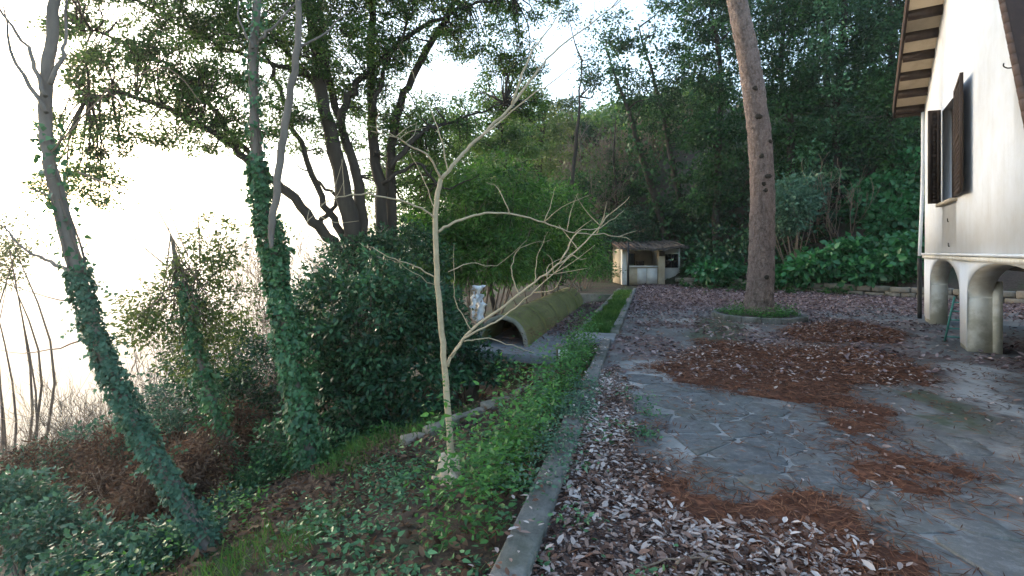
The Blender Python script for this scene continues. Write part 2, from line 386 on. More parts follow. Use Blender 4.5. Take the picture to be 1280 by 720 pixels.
M['thatch'] = simple('hut roof', G((.025, .022, .02), (.07, .058, .05), (.15, .125, .105)), 3, .95, .8)
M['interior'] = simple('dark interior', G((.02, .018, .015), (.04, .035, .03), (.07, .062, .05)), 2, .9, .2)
M['board'] = simple('green boards', G((.018, .024, .012), (.045, .055, .028), (.085, .095, .05)), 3, .8, .5, 12, stretch=(3, 3, .6))
M['white'] = simple('white paint', G((.55, .55, .54), (.72, .72, .71), (.82, .82, .81)), 9, .6, .2)
M['patch'] = simple('pale sheet', G((.45, .52, .62), (.72, .76, .82), (.85, .86, .86)), 6, .5, .4)
M['cloth'] = simple('beige cloth', G((.30, .21, .14), (.52, .41, .30), (.66, .57, .46)), 22, .8, .6)
M['cutwood'] = simple('cut wood', G((.3, .2, .12), (.5, .38, .25), (.65, .53, .38)), 20, .8, .3)
def glass_mat():
    m, nt, bs = newmat('dark glass'); bs.inputs['Base Color'].default_value = (.012, .012, .012, 1); bs.inputs['Roughness'].default_value = .08; return m
M['glass'] = glass_mat()
def pane_mat():
    m, nt, bs = newmat('hazy pane'); bs.inputs['Base Color'].default_value = (.17, .2, .23, 1); bs.inputs['Roughness'].default_value = .25; return m
M['pane'] = pane_mat()

# ------------------------------------------------------------------ terrain
CU = np.array([.2652, .9642]); CV = np.array([-.9642, .2652]); C0 = np.array([-.76, 0.])
def uv(x, y): return (x + .76) * CU[0] + y * CU[1], (x + .76) * CV[0] + y * CV[1]
def xy(u, v): return np.array([-.76 + u * CU[0] + v * CV[0], u * CU[1] + v * CV[1]])
def xyz(u, v, z): p = xy(u, v); return np.array([p[0], p[1], z])
BW = np.array([8.9, 25.9]); BN = np.array([.75, .66]); BT = np.array([.66, -.75])
def terrain(x, y, rough=True):
    x = np.asarray(x, float); y = np.asarray(y, float); u, v = uv(x, y)
    zl = np.interp(v, [0, .3, 1.2, 2.4, 4, 8, 14, 30, 90, 400, 900], [-.06, -.08, -.28, -.62, -1.25, -3.0, -5.6, -15, -55, -170, -180])
    lev = np.interp(v, [0, 5, 10, 20, 40, 100, 400, 900], [-.06, -.05, -.9, -5, -16, -55, -170, -180])
    t = sstep(18, 25, u); z = zl * (1 - t) + lev * t
    pit = sstep(7.0, 8.4, u + .75 * (v - 1.4)) * (1 - sstep(11.5, 12.5, u)) * sstep(.75, 1.15, v) * (1 - sstep(3.0, 4.2, v))
    z = z * (1 - pit) + np.minimum(z, -1.35) * pit
    und = sstep(9.6, 10.2, u) * (1 - sstep(20.0, 20.6, u)) * sstep(-.1, .1, v) * (1 - sstep(3.0, 3.3, v))
    z = np.where(und > .5, np.minimum(z, -.75), z)
    w = (x - BW[0]) * BN[0] + (y - BW[1]) * BN[1]
    az = sstep(-.30, -.02, x / np.maximum(np.abs(y), 1)) * (y > 0)
    hill = np.interp(w, [0, .25, 2.5, 10, 20, 60, 400], [-.02, .38, 1.7, 8, 14, 26, 60]) * az
    z = np.where((w > 0), z * (1 - az) + np.maximum(z, hill) * az, z)
    dist = np.hypot(x, y); z = z + sstep(1000, 3600, dist) * sstep(-.1, .3, -x / np.maximum(y, 1)) * (y > 0) * (60 + 220 * sstep(.25, .75, fbm(x / 1100 + 3, y / 1100)))
    if rough:
        a = np.where((v < .05) & (w < .2), 0, np.where(w > .2, .35, .12))
        z = z + a * (fbm(x * .9, y * .9) - .5)
    return z
def build_terrain():
    k = np.linspace(-1, 1, 361); gx = np.sinh(k * 7.2) / np.sinh(7.2) * 4500 + k * 6
    k2 = np.linspace(-.55, 1, 401); gy = np.sinh(k2 * 7.2) / np.sinh(7.2) * 4500 + 6 + k2 * 14
    X, Y = np.meshgrid(gx, gy); Z = terrain(X, Y); u, v = uv(X, Y)
    n, m = X.shape; i = np.arange((n - 1) * m).reshape(n - 1, m)[:, :-1]
    F = np.stack([i, i + 1, i + m + 1, i + m], -1).reshape(-1, 4)
    dry = sstep(5, 12, v) * (1 - sstep(28, 40, u) * .3)
    me = mesh_np('ground', np.stack([X, Y, Z], -1).reshape(-1, 3), F, {'dry': ('POINT', dry.ravel())}, smooth=True)
    link('ground', me, M['soil'], kind='structure')
build_terrain()

# masks drawn on the courtyard plane
NEED = [[(800, 525), (832, 540), (850, 590), (875, 622), (940, 640), (1040, 645), (1095, 640), (1110, 600), (1150, 566), (1195, 592), (1160, 632), (1115, 668), (1125, 730), (960, 740), (900, 690), (850, 655), (812, 610)],
        [(930, 440), (1000, 428), (1085, 438), (1150, 458), (1185, 482), (1130, 494), (1080, 482), (1040, 500), (1102, 528), (1085, 548), (1040, 532), (990, 502), (950, 482), (900, 470)],
        [(815, 462), (860, 436), (900, 428), (960, 432), (985, 462), (950, 492), (900, 482), (850, 474)],
        [(1040, 552), (1078, 566), (1105, 602), (1085, 604), (1055, 582)], [(985, 405), (1100, 400), (1120, 425), (1000, 428)], [(1255, 665), (1330, 660), (1330, 720), (1260, 700)]]
LEAF1 = [(735, 470), (765, 462), (790, 512), (806, 560), (826, 620), (880, 650), (960, 655), (1040, 662), (1085, 690), (1090, 760), (600, 760), (680, 590)]
MOSS = [[(1090, 480), (1160, 478), (1215, 520), (1225, 545), (1170, 540), (1130, 520)], [(1230, 560), (1280, 580), (1290, 700), (1250, 650)], [(870, 395), (940, 405), (930, 430), (860, 420)], [(1090, 455), (1180, 470), (1150, 480)]]
PALE = [[(1160, 450), (1215, 455), (1290, 470), (1290, 560), (1235, 540), (1190, 500)], [(785, 452), (850, 440), (900, 470), (840, 490), (790, 480)], [(800, 395), (920, 398), (990, 425), (900, 415)], [(1000, 470), (1040, 475), (1040, 500)]]
STONES = [(765, 458), (840, 480), (940, 500), (1010, 520), (1090, 545), (1180, 548), (1240, 575), (1290, 610), (1290, 730), (1120, 730), (1100, 640), (1000, 645), (880, 628), (835, 560), (800, 515)]
def warped(x, y, s=2.2, a=.35):
    return x + a * (fbm(x * s, y * s) - .5), y + a * (fbm(x * s + 50, y * s + 9) - .5) * 1.4
def mask(x, y, polys, s=2.2, a=.35):
    wx, wy = warped(x, y, s, a); px, py = to_px(wx, np.maximum(wy, .5)); r = np.zeros(np.shape(px), bool)
    for p in polys: r |= inpoly(px, py, p)
    return r & (y > .5)
def build_court():
    us = np.concatenate([np.arange(-3, 13, .07), np.arange(13, 40, .2)]); vsn = -np.concatenate([np.arange(0, 9, .07), np.arange(9, 22, .25)])
    U, V = np.meshgrid(us, vsn, indexing='ij'); X = C0[0] + U * CU[0] + V * CV[0]; Y = U * CU[1] + V * CV[1]
    Z = .012 * (fbm(X * .7, Y * .7) - .5)
    n, m = X.shape; i = np.arange((n - 1) * m).reshape(n - 1, m)[:, :-1]
    F = np.stack([i, i + m, i + m + 1, i + 1], -1).reshape(-1, 4)[:, ::-1]
    def soft(polys):
        r = np.zeros(X.shape)
        for k in range(5):
            dx, dy = [(0, 0), (.12, 0), (-.12, 0), (0, .2), (0, -.2)][k]; r += mask(X + dx * 2, Y + dy * 2, polys, 1.1, 1.1) * .2
        return r
    leafy = .62 * sstep(.42, .62, fbm(X * .9 + 12, Y * .9, 6)) * sstep(4, 8, Y) + sstep(13.5, 17.5, Y + 2 * (fbm(X * .6, Y * .6) - .5)) * .95 + .9 * soft([LEAF1])
    me = mesh_np('courtyard', np.stack([X, Y, Z], -1).reshape(-1, 3), F, {'moss': ('POINT', soft(MOSS).ravel()), 'pale': ('POINT', np.maximum(soft(PALE) * .8, .66 * soft([STONES])).ravel()), 'leafy': ('POINT', leafy.ravel())}, smooth=True)
    return link('courtyard', me, M['court'], kind='structure')
court = build_court()

# crazy paving, each flag a piece of its own
def crazy_paving():
    rs = RS(11); sp = .43; pts = []
    for i, y in enumerate(np.arange(2.4, 9.5, sp)):
        for x in np.arange(-.5, 7.5, sp): pts.append((x + (i % 2) * sp * .5 + (rs.rand() - .5) * sp * .85, y + (rs.rand() - .5) * sp * .85))
    pts = np.array(pts); ok = mask(pts[:, 0], pts[:, 1], [STONES], 1.0, .2); cnt = 0
    for i in np.where(ok)[0]:
        c = pts[i]; poly = [c + np.array(o) * sp * 1.6 for o in ((-1, -1), (1, -1), (1, 1), (-1, 1))]
        d = np.linalg.norm(pts - c, axis=1)
        for j in np.argsort(d)[1:16]:
            mid = (pts[j] + c) / 2; nn = (pts[j] - c) / d[j]; lim = -.008 - .012 * rs.rand(); new = []
            for a in range(len(poly)):
                p, q = poly[a], poly[(a + 1) % len(poly)]; da = (p - mid) @ nn - lim; db = (q - mid) @ nn - lim
                if da <= 0: new.append(p)
                if da * db < 0: new.append(p + (q - p) * da / (da - db))
            poly = new
            if len(poly) < 3: break
        if len(poly) < 3: continue
        # rounded, slightly irregular outline
        ring = []
        for a in range(len(poly)):
            p, q, r_ = poly[a - 1], poly[a], poly[(a + 1) % len(poly)]
            ring += [q + (p - q) * .16, q + (r_ - q) * .16]
        ring = np.array(ring) + rs.randn(len(ring), 2) * .005
        n = len(ring); cc = ring.mean(0); inner = cc + (ring - cc) * .97; tz = .008 + .006 * rs.rand(); tl = rs.randn(2) * .006
        zt = lambda P: tz + (P - cc) @ tl + .003 * rs.randn(len(P))
        Vv = np.vstack([np.c_[ring, np.full(n, -.012)], np.c_[ring, zt(ring) - .002], np.c_[inner, zt(inner)], [[cc[0], cc[1], tz]]])
        k = np.arange(n); k2 = (k + 1) % n
        Q = np.vstack([np.c_[k, k2, k2 + n, k + n], np.c_[k + n, k2 + n, k2 + 2 * n, k + 2 * n]]); T = np.c_[k + 2 * n, k2 + 2 * n, np.full(n, 3 * n)]
        link('paving_stone', mesh_np('paving_stone', Vv, [Q, T]), M['slate'], court); cnt += 1
    return cnt
NST = crazy_paving()

# pine needle drifts
def needle_drifts():
    st = .035; xs = np.arange(-.2, 9, st); ys = np.arange(2.2, 14, st); X, Y = np.meshgrid(xs, ys)
    m = mask(X, Y, NEED, 2.2, .7) & (fbm(X * 2.2 + 7, Y * 2.2) * .55 + fbm(X * 9, Y * 9 + 3) * .45 > .455)
    bl = mask(X, Y, NEED, 1.6, .9).astype(float)
    for _ in range(110): bl = (bl + np.roll(bl, 1, 0) + np.roll(bl, -1, 0) + np.roll(bl, 1, 1) + np.roll(bl, -1, 1)) / 5
    dens = np.clip(bl * 1.05 + 1.3 * (fbm(X * 2.0 + 7, Y * 2.0) - .5), 0, 1) * sstep(.02, .3, bl)
    md = (dens + .9 * (fbm(X * 7, Y * 7 + 3, 5) - .5) + .25 * (RS(8).rand(*X.shape) - .5) > .66 + .16 * sstep(6.0, 8.0, Y)).astype(float)
    for _ in range(1): md = (md + np.roll(md, 1, 0) + np.roll(md, -1, 0) + np.roll(md, 1, 1) + np.roll(md, -1, 1)) / 5
    Z = -.004 + np.clip(md, 0, 1) * .022 + md * .018 * (fbm(X * 9, Y * 9, 3) - .5) + md * .012 * RS(4).rand(*X.shape)
    n, k = X.shape; i = np.arange((n - 1) * k).reshape(n - 1, k)[:, :-1]
    keep = (md[:-1, :-1] > .12) | (md[1:, 1:] > .12)
    F = np.stack([i, i + 1, i + k + 1, i + k], -1)[keep]
    used = np.unique(F); remap = np.zeros(n * k, int); remap[used] = np.arange(len(used))
    rr = RS(3).rand(len(F)) * .7 + .3 * fbm(X[:-1, :-1][keep] * 3, Y[:-1, :-1][keep] * 3)
    me = mesh_np('pine_needle_drift', np.stack([X, Y, Z], -1).reshape(-1, 3)[used], remap[F], {'rnd': ('FACE', np.clip(rr, 0, 1) * .7)})
    link('pine_needle_drift', me, M['needle'], kind='stuff', label='reddish brown fallen pine needles drifted over the paving', cat='pine needles')
    rs = RS(9); N = 230000; x = rs.rand(N) * 8.5 - .2; y = 2.4 + 11 * rs.rand(N) ** 1.2
    di = dens[np.clip(((y - 2.2) / st).astype(int), 0, X.shape[0] - 1), np.clip(((x + .2) / st).astype(int), 0, X.shape[1] - 1)]
    p = (rs.rand(N) < di ** 1.5 * .95) | (rs.rand(N) < .06 * sstep(.4, .65, fbm(x * 1.5 + 30, y * 1.5)) + .025)
    x, y = x[p], y[p]; n = len(x); a = rs.rand(n) * 2 * math.pi
    D = np.c_[np.cos(a), np.sin(a), rs.randn(n) * .1]; P = np.c_[x, y, .014 + .028 * rs.rand(n) * di[p]]
    L = .08 + .08 * rs.rand(n); me = leaf_mesh('pine_needles', P, D, np.c_[rs.randn(n, 2) * .2, np.ones(n)], L, .0035 + .0012 * y, rs.rand(n), fold=0)
    link('loose_pine_needles', me, M['needle'], kind='stuff', label='loose brown pine needles scattered over the courtyard', cat='pine needles')
needle_drifts()

def litter():
    rs = RS(21)
    def mk(name, x, y, z0, L, mat, rnd, label, stack=.03, tilt=.25):
        n = len(x); a = rs.rand(n) * 2 * math.pi; D = np.c_[np.cos(a), np.sin(a), rs.randn(n) * tilt]
        N = np.c_[rs.randn(n, 2) * tilt * 1.3, np.ones(n) * np.sign(rs.rand(n) - .12)]
        me = leaf_mesh(name, np.c_[x, y, z0 + stack * rs.rand(n)], D, N, L, L * (.38 + .2 * rs.rand(n)), rnd, six=True, fold=.16, w1=.40, w2=.40, curl=.12)
        link(name, me, mat, kind='stuff', label=label, cat='fallen leaves')
    # thick drift beside the kerb
    N = 130000; x = rs.rand(N) * 4.2 - .5; y = 2.2 + 6 * rs.rand(N)
    u, v = uv(x, y); d = fbm(x * 1.6 + 3, y * 1.6)
    p = mask(x, y, [LEAF1], 2.5, .5) & (v < -.02) & (rs.rand(N) < np.clip(.42 + .6 * sstep(.36, .6, d), 0, 1) * .62)
    x, y = x[p], y[p]; n = len(x); t = fbm(x * 1.2 + 40, y * 1.2)
    mk('leaf_litter', x, y, .012, .024 + .052 * rs.rand(n) ** 1.4, M['litter'], np.clip(.95 * rs.rand(n) + .9 * (t - .5), 0, 1), 'thick drift of pale fallen leaves beside the concrete kerb', .03, .2)
    x2 = np.repeat(x, 3)[:26000] + rs.randn(min(26000, 3 * n)) * .05; y2 = np.repeat(y, 3)[:26000] + rs.randn(len(x2)) * .05
    mk('leaf_fragments', x2, y2, .006, .012 + .022 * rs.rand(len(x2)), M['litter'], rs.rand(len(x2)) ** 2 * .8, 'crumbled dark leaf fragments between the pale leaves', .012, .25)
    u5 = 1.5 + 8.2 * rs.rand(260); v5 = -.05 + .14 * u5 / 9 + .08 * rs.randn(260) * .9; q5 = np.array([xy(a, b) for a, b in zip(u5, v5)])
    mk('kerb_leaves', q5[:, 0], q5[:, 1], .102, .03 + .045 * rs.rand(260), M['litter'], rs.rand(260) * .9, 'few stray leaves lying on top of the long kerb', .01, .15)
    # scattered over the needles and paving
    N = 40000; x = rs.rand(N) * 11 - .5; y = 2.4 + 12 * rs.rand(N); u, v = uv(x, y)
    nd = mask(x, y, NEED, 3, .6); cl = fbm(x * 1.3, y * 1.3 + 20)
    p = (v < -.02) & (rs.rand(N) < np.where(nd, .4 * sstep(.35, .6, cl) + .08 + .25 * sstep(6, 8, y), .08 * sstep(.45, .65, cl) + .006 + .05 * sstep(9, 14, y)))
    x, y = x[p], y[p]; n = len(x)
    mk('scattered_leaves', x, y, .02, .035 + .045 * rs.rand(n), M['litter'], np.clip(.1 + .75 * rs.rand(n), 0, 1), 'single pale and brown leaves scattered across paving and needles', .02, .25)
    # far carpet
    N = 85000; x = rs.rand(N) * 24 - 1; y = 7 + 21 * rs.rand(N); u, v = uv(x, y); w = (x - BW[0]) * BN[0] + (y - BW[1]) * BN[1]
    p = (v < -.05) & (w < 0) & (rs.rand(N) < sstep(11.5, 16, y + 3 * (fbm(x * .5, y * .5) - .5)) * .85 + .02 + .5 * sstep(.46, .64, fbm(x * .9 + 12, y * .9, 6)))
    x, y = x[p], y[p]; n = len(x)
    mk('leaf_carpet', x, y, .008, .07 + .06 * rs.rand(n), M['litter_far'], rs.rand(n), 'purplish brown carpet of fallen leaves across the far courtyard', .02, .3)
    # brown leaves on the slope left of the kerb and on the channel floor
    N = 60000; x = -6 + 8 * rs.rand(N); y = 1.5 + 10 * rs.rand(N); u, v = uv(x, y)
    p = (v > .2) & (v < 6) & (u < 10.5) & (rs.rand(N) < .25 + .5 * sstep(.4, .6, fbm(x * .8, y * .8 + 5))); x, y = x[p], y[p]; n = len(x)
    mk('slope_leaf_litter', x, y, terrain(x, y) + .005, .05 + .05 * rs.rand(n), M['brown'], np.clip(rs.rand(n) * 1.0, 0, 1), 'dark brown leaf litter covering the bank below the kerb', .04, .4)
    N = 5000; u = 11.5 + 9 * rs.rand(N); v = .75 + 1.05 * rs.rand(N) ** 1.0; q = np.array([xy(a, b) for a, b in zip(u, v)]); p = rs.rand(N) < sstep(11, 15, u); q = q[p]; n = len(q)
    mk('channel_leaf_litter', q[:, 0], q[:, 1], -.295, .07 + .05 * rs.rand(n), M['litter_far'], rs.rand(n) * .8, 'brown leaves lying in the sunken channel beside the vault', .02, .3)
litter()

# ------------------------------------------------------------------ kerbs, beds, vault
def bar(mb, a, b, width, z0, z1, rs, jit=.012):
    a = np.array(a, float); b = np.array(b, float); d = nrm(b - a); s = np.array([-d[1], d[0]]) * width / 2
    c8 = [np.r_[a - s, z0], np.r_[b - s, z0], np.r_[b + s, z0], np.r_[a + s, z0], np.r_[a - s, z1], np.r_[b - s, z1], np.r_[b + s, z1], np.r_[a + s, z1]]
    mb.hexa([p + (rs.rand(3) - .5) * jit for p in c8])
def kerb_run(name, label, pts_uv, width, z0, z1, blen, mat, seed, part='kerb_stone'):
    rs = RS(seed); a = np.array(pts_uv[0], float); b = np.array(pts_uv[1], float); L = np.linalg.norm(b - a); n = max(1, int(round(L / blen)))
    t = thing(name, label, 'kerb', xyz(*a, z0))
    for i in range(n):
        p = a + (b - a) * (i + .006 / blen) / n; q = a + (b - a) * (i + 1 - .006 / blen) / n
        mb = MB(); dz = rs.randn() * .008; off = rs.randn(2) * .006
        bar(mb, xy(*(p + off)), xy(*(q + off)), width * (1 + .06 * rs.randn()), z0, z1 + dz, rs)
        bevel(link(part, mb.build(part), mat, t), .018)
    return t
kerb_run('bed_kerb', 'long grey concrete kerb edging the leafy courtyard along the weedy bed', [(1.2, -.05), (9.95, .09)], .17, -.3, .09, 1.25, M['kerb'], 1)
kerb_run('planter_kerb', 'thin lichened kerb on courtyard side of grassy planter', [(10.9, .04), (23.6, .04)], .16, -.4, .10, 1.8, M['kerb'], 2)
kerb_run('planter_kerb', 'thin concrete kerb between grassy planter and sunken channel', [(10.9, .72), (23.6, .72)], .13, -.45, .08, 1.8, M['kerb'], 3)
# lower stone edging in the bed
def lower_edge():
    a = gpt(505, 566, -.52)[:2]; b = gpt(664, 506, -.45)[:2]; rs = RS(8)
    t = thing('stone_edging', 'low broken stone edging crossing the soil behind the bare sapling', 'edging', (a[0], a[1], -.8)); n = 7
    for i in range(n):
        p = a + (b - a) * i / n; q = a + (b - a) * (i + .96) / n; mb = MB(); z = -.54 + .2 * i / n
        bar(mb, p + rs.randn(2) * .012, q + rs.randn(2) * .012, .17 + .04 * rs.rand(), -1.3, z + .16 + .05 * rs.rand(), rs, .05)
        bevel(link('stone', mb.build('stone'), M['oldstone'], t), .03)
lower_edge()
# terrace slab, cap block
t = thing('terrace_slab', 'bluish concrete terrace slab that carries the mossy vault', 'terrace', xyz(9.9, 1.8, -.3))
rs = RS(30)
for i in range(6):
    u0 = 9.9 + i * 1.8; mb = MB()
    c = [xyz(u0, .78, 0), xyz(u0 + 1.785, .78, 0), xyz(u0 + 1.785, 3.1, 0), xyz(u0, 3.1, 0)]
    zt = -.3 - .004 * (i % 2); mb.hexa([p + np.array([0, 0, -.47]) for p in c] + [p + np.array([0, 0, zt]) for p in c])
    bevel(link('slab', mb.build('slab'), M['slab'], t), .012)
mb = MB(); c = [xyz(10.0, .95, 0), xyz(10.3, .95, 0), xyz(10.3, 1.55, 0), xyz(10.0, 1.55, 0)]
mb.hexa([p + np.array([0, 0, -1.6]) for p in c] + [p + np.array([0, 0, -.475]) for p in c]); link('pier', mb.build('pier'), M['oldstone'], t)
mb = MB(); c = [xyz(10.05, 2.75, 0), xyz(10.3, 2.75, 0), xyz(10.3, 3.0, 0), xyz(10.05, 3.0, 0)]
mb.hexa([p + np.array([0, 0, -1.6]) for p in c] + [p + np.array([0, 0, -.475]) for p in c]); link('pier', mb.build('pier'), M['oldstone'], t)
mb = MB(); c = [xyz(12.2, .85, 0), xyz(12.3, .85, 0), xyz(12.3, 3.05, 0), xyz(12.2, 3.05, 0)]
mb.hexa([p + np.array([0, 0, -1.6]) for p in c] + [p + np.array([0, 0, -.475]) for p in c]); link('back_wall', mb.build('back_wall'), M['interior'], t)  # near-black colour stands in for the shade of the void below the slab
mb = MB(); c = [xyz(20.7, .80, 0), xyz(20.95, .80, 0), xyz(20.95, 3.4, 0), xyz(20.7, 3.4, 0)]
mb.hexa([p + np.array([0, 0, -.8]) for p in c] + [p + np.array([0, 0, .02]) for p in c]); link('end_wall', mb.build('end_wall'), M['oldstone'], t)
mb = MB(); c = [xyz(10.02, -.02, 0), xyz(10.82, -.02, 0), xyz(10.82, .76, 0), xyz(10.02, .76, 0)]
mb.hexa([p + np.array([0, 0, -.8]) for p in c] + [p + np.array([0, 0, .045]) for p in c])
capb = bevel(link('cap_block', mb.build('cap_block'), M['slab'], label='square concrete cap block closing the end of the grassy planter', cat='concrete block', origin=xyz(10.4, .37, -.8)), .02)
mb = MB(); c = [xyz(9.72, .32, 0), xyz(9.98, .3, 0), xyz(9.98, 1.0, 0), xyz(9.75, 1.02, 0)]
mb.hexa([p + np.array([0, 0, -.6]) + rs.randn(3) * .02 for p in c] + [p + np.array([0, 0, -.08]) + rs.randn(3) * .02 for p in c])
bevel(link('broken_block', mb.build('broken_block'), M['oldstone'], label='broken pale stone block at the head of the weedy bed', cat='stone block', origin=xyz(9.85, .7, -.6)), .03)
def vault():
    t = thing('barrel_vault', 'long mossy half round concrete vault lying on the terrace', 'vault', xyz(10.75, 2.36, -.3))
    rs = RS(6); n = 18; r0, r1 = .56, .49; vc, u0, u1 = 2.38, 10.75, 19.8; k = 5; us = np.linspace(u0, u1, k * 9 + 1)
    for seg in range(k):
        ua = u0 + (u1 - u0) * seg / k; ub = u0 + (u1 - u0) * (seg + 1) / k - .012; V = []; m = 7
        dr = .002 * (seg % 2)
        for r in (r0 + dr, r1):
            for j in range(m):
                for a in range(n + 1):
                    th = math.pi * a / n; rr = r + .035 * (fbm(np.array(a * .5), np.array((seg * (m - 1) + j) * .45), 3) - .5)
                    V.append(xyz(ua + (ub - ua) * j / (m - 1), vc + rr * math.cos(th), -.3 + rr * 1.14 * math.sin(th)))
        N1 = m * (n + 1); Q = []
        for j in range(m - 1):
            for a in range(n):
                i = j * (n + 1) + a; Q.append((i, i + 1, i + n + 2, i + n + 1)); i += N1; Q.append((i, i + n + 1, i + n + 2, i + 1))
        for j in (0, m - 1):
            for a in range(n):
                i = j * (n + 1) + a; Q.append((i, i + N1, i + N1 + 1, i + 1) if j == 0 else (i, i + 1, i + N1 + 1, i + N1))
        link('vault_ring', mesh_np('vault_ring', V, np.array(Q)), M['vault'], t)
    V = []; Q = []
    for uu in (u0 - .04, u0 - .004):
        for r in (r0 + .006, r1 - .006):
            for a in range(n + 1):
                th = math.pi * a / n; V.append(xyz(uu + rs.randn() * .008, vc + (r + rs.randn() * .009) * math.cos(th), -.3 + (r + rs.randn() * .009) * 1.14 * math.sin(th)))
    q = n + 1
    for a in range(n):
        Q += [(a, a + 1, q + a + 1, q + a), (2 * q + a, 3 * q + a, 3 * q + a + 1, 2 * q + a + 1), (a, 2 * q + a, 2 * q + a + 1, a + 1), (q + a, q + a + 1, 3 * q + a + 1, 3 * q + a)]
    link('rim', mesh_np('rim', V, np.array(Q)), M['vault_rim'], t)
vault()
# pale number plaque stuck in the bed
def plaque():
    p = gpt(704, 443, -.02); t = thing('number_plaque', 'small white plaque with a dark 3 standing in the weeds', 'plaque', (p[0], p[1], -.25))
    mb = MB(); mb.box((p[0], p[1], -.02), (.075, .012, .085), ax=(.97, -.24, 0), ay=(.24, .97, 0), jit=.02, rs=RS(2)); bevel(link('plate', mb.build('plate'), M['white'], t), .006)
    mb = MB(); mb.box((p[0] + .03, p[1] + .02, -.19), (.012, .012, .10)); link('stake', mb.build('stake'), M['cutwood'], t)
    cu = bpy.data.curves.new('digit', 'FONT'); cu.body = '3'; cu.size = .14; cu.align_x = 'CENTER'; cu.align_y = 'CENTER'; cu.extrude = .002
    o = bpy.data.objects.new('tmp_digit', cu); col.objects.link(o); dg = bpy.context.evaluated_depsgraph_get(); me = bpy.data.meshes.new_from_object(o.evaluated_get(dg)); bpy.data.objects.remove(o)
    from mathutils import Matrix
    me.transform(Matrix.Translation((p[0] - .02, p[1] - .021, -.02)) @ Matrix.Rotation(-.24, 4, 'Z') @ Matrix.Rotation(R(90), 4, 'X')); me.materials.clear()
    link('digit', me, M['metal_black'], t)
plaque()

# ------------------------------------------------------------------ house
HV = np.array([.53, .848]); HN = np.array([-.848, .53]); HF = np.array([10.32, 12.8])
def s_px(px):
    r = (px - 640) / F_PX; return (HF[0] - r * HF[1]) / (HV[0] - r * HV[1])
def hp(s, out, z): p = HF - HV * s + HN * out; return np.array([p[0], p[1], z])
def hz(s, py): return CAM_H - (py - HOR) * (HF[1] - HV[1] * s) / F_PX
S_END = 11.5; TH = .32
zc0 = hz(0, 130); sA = s_px(1180); slope = (hz(sA, 0) - zc0) / sA
s_r0, s_r1 = s_px(1259), s_px(1287); zr0, zr1 = hz(s_r0, -6), hz(s_r1, 126); slope_r = (zr0 - zr1) / (s_r1 - s_r0)
s_pk = (zr0 + slope_r * s_r0 - zc0) / (slope + slope_r); z_pk = zc0 + slope * s_pk
def z_top(s): return zc0 + slope * s if s < s_pk else max(.6, z_pk - slope_r * (s - s_pk))
A1 = (s_px(1163), s_px(1200.5)); A2 = (s_px(1209.5), None); a2w = (s_px(1255) - A2[0]); A2 = (A2[0], A2[0] + 2 * a2w)
W0, W1, WZ0, WZ1 = s_px(1178), s_px(1196), 2.72, 4.66
Z_CR, Z_SP = 1.53, .92
def z_low(s):
    for a, b in (A1, A2):
        if a < s < b:
            m = (a + b) / 2; h = (b - a) / 2; q = abs((s - m) / h); return Z_SP + (Z_CR - Z_SP) * math.sqrt(max(0, 1 - q ** 2.3))
    return 0.0
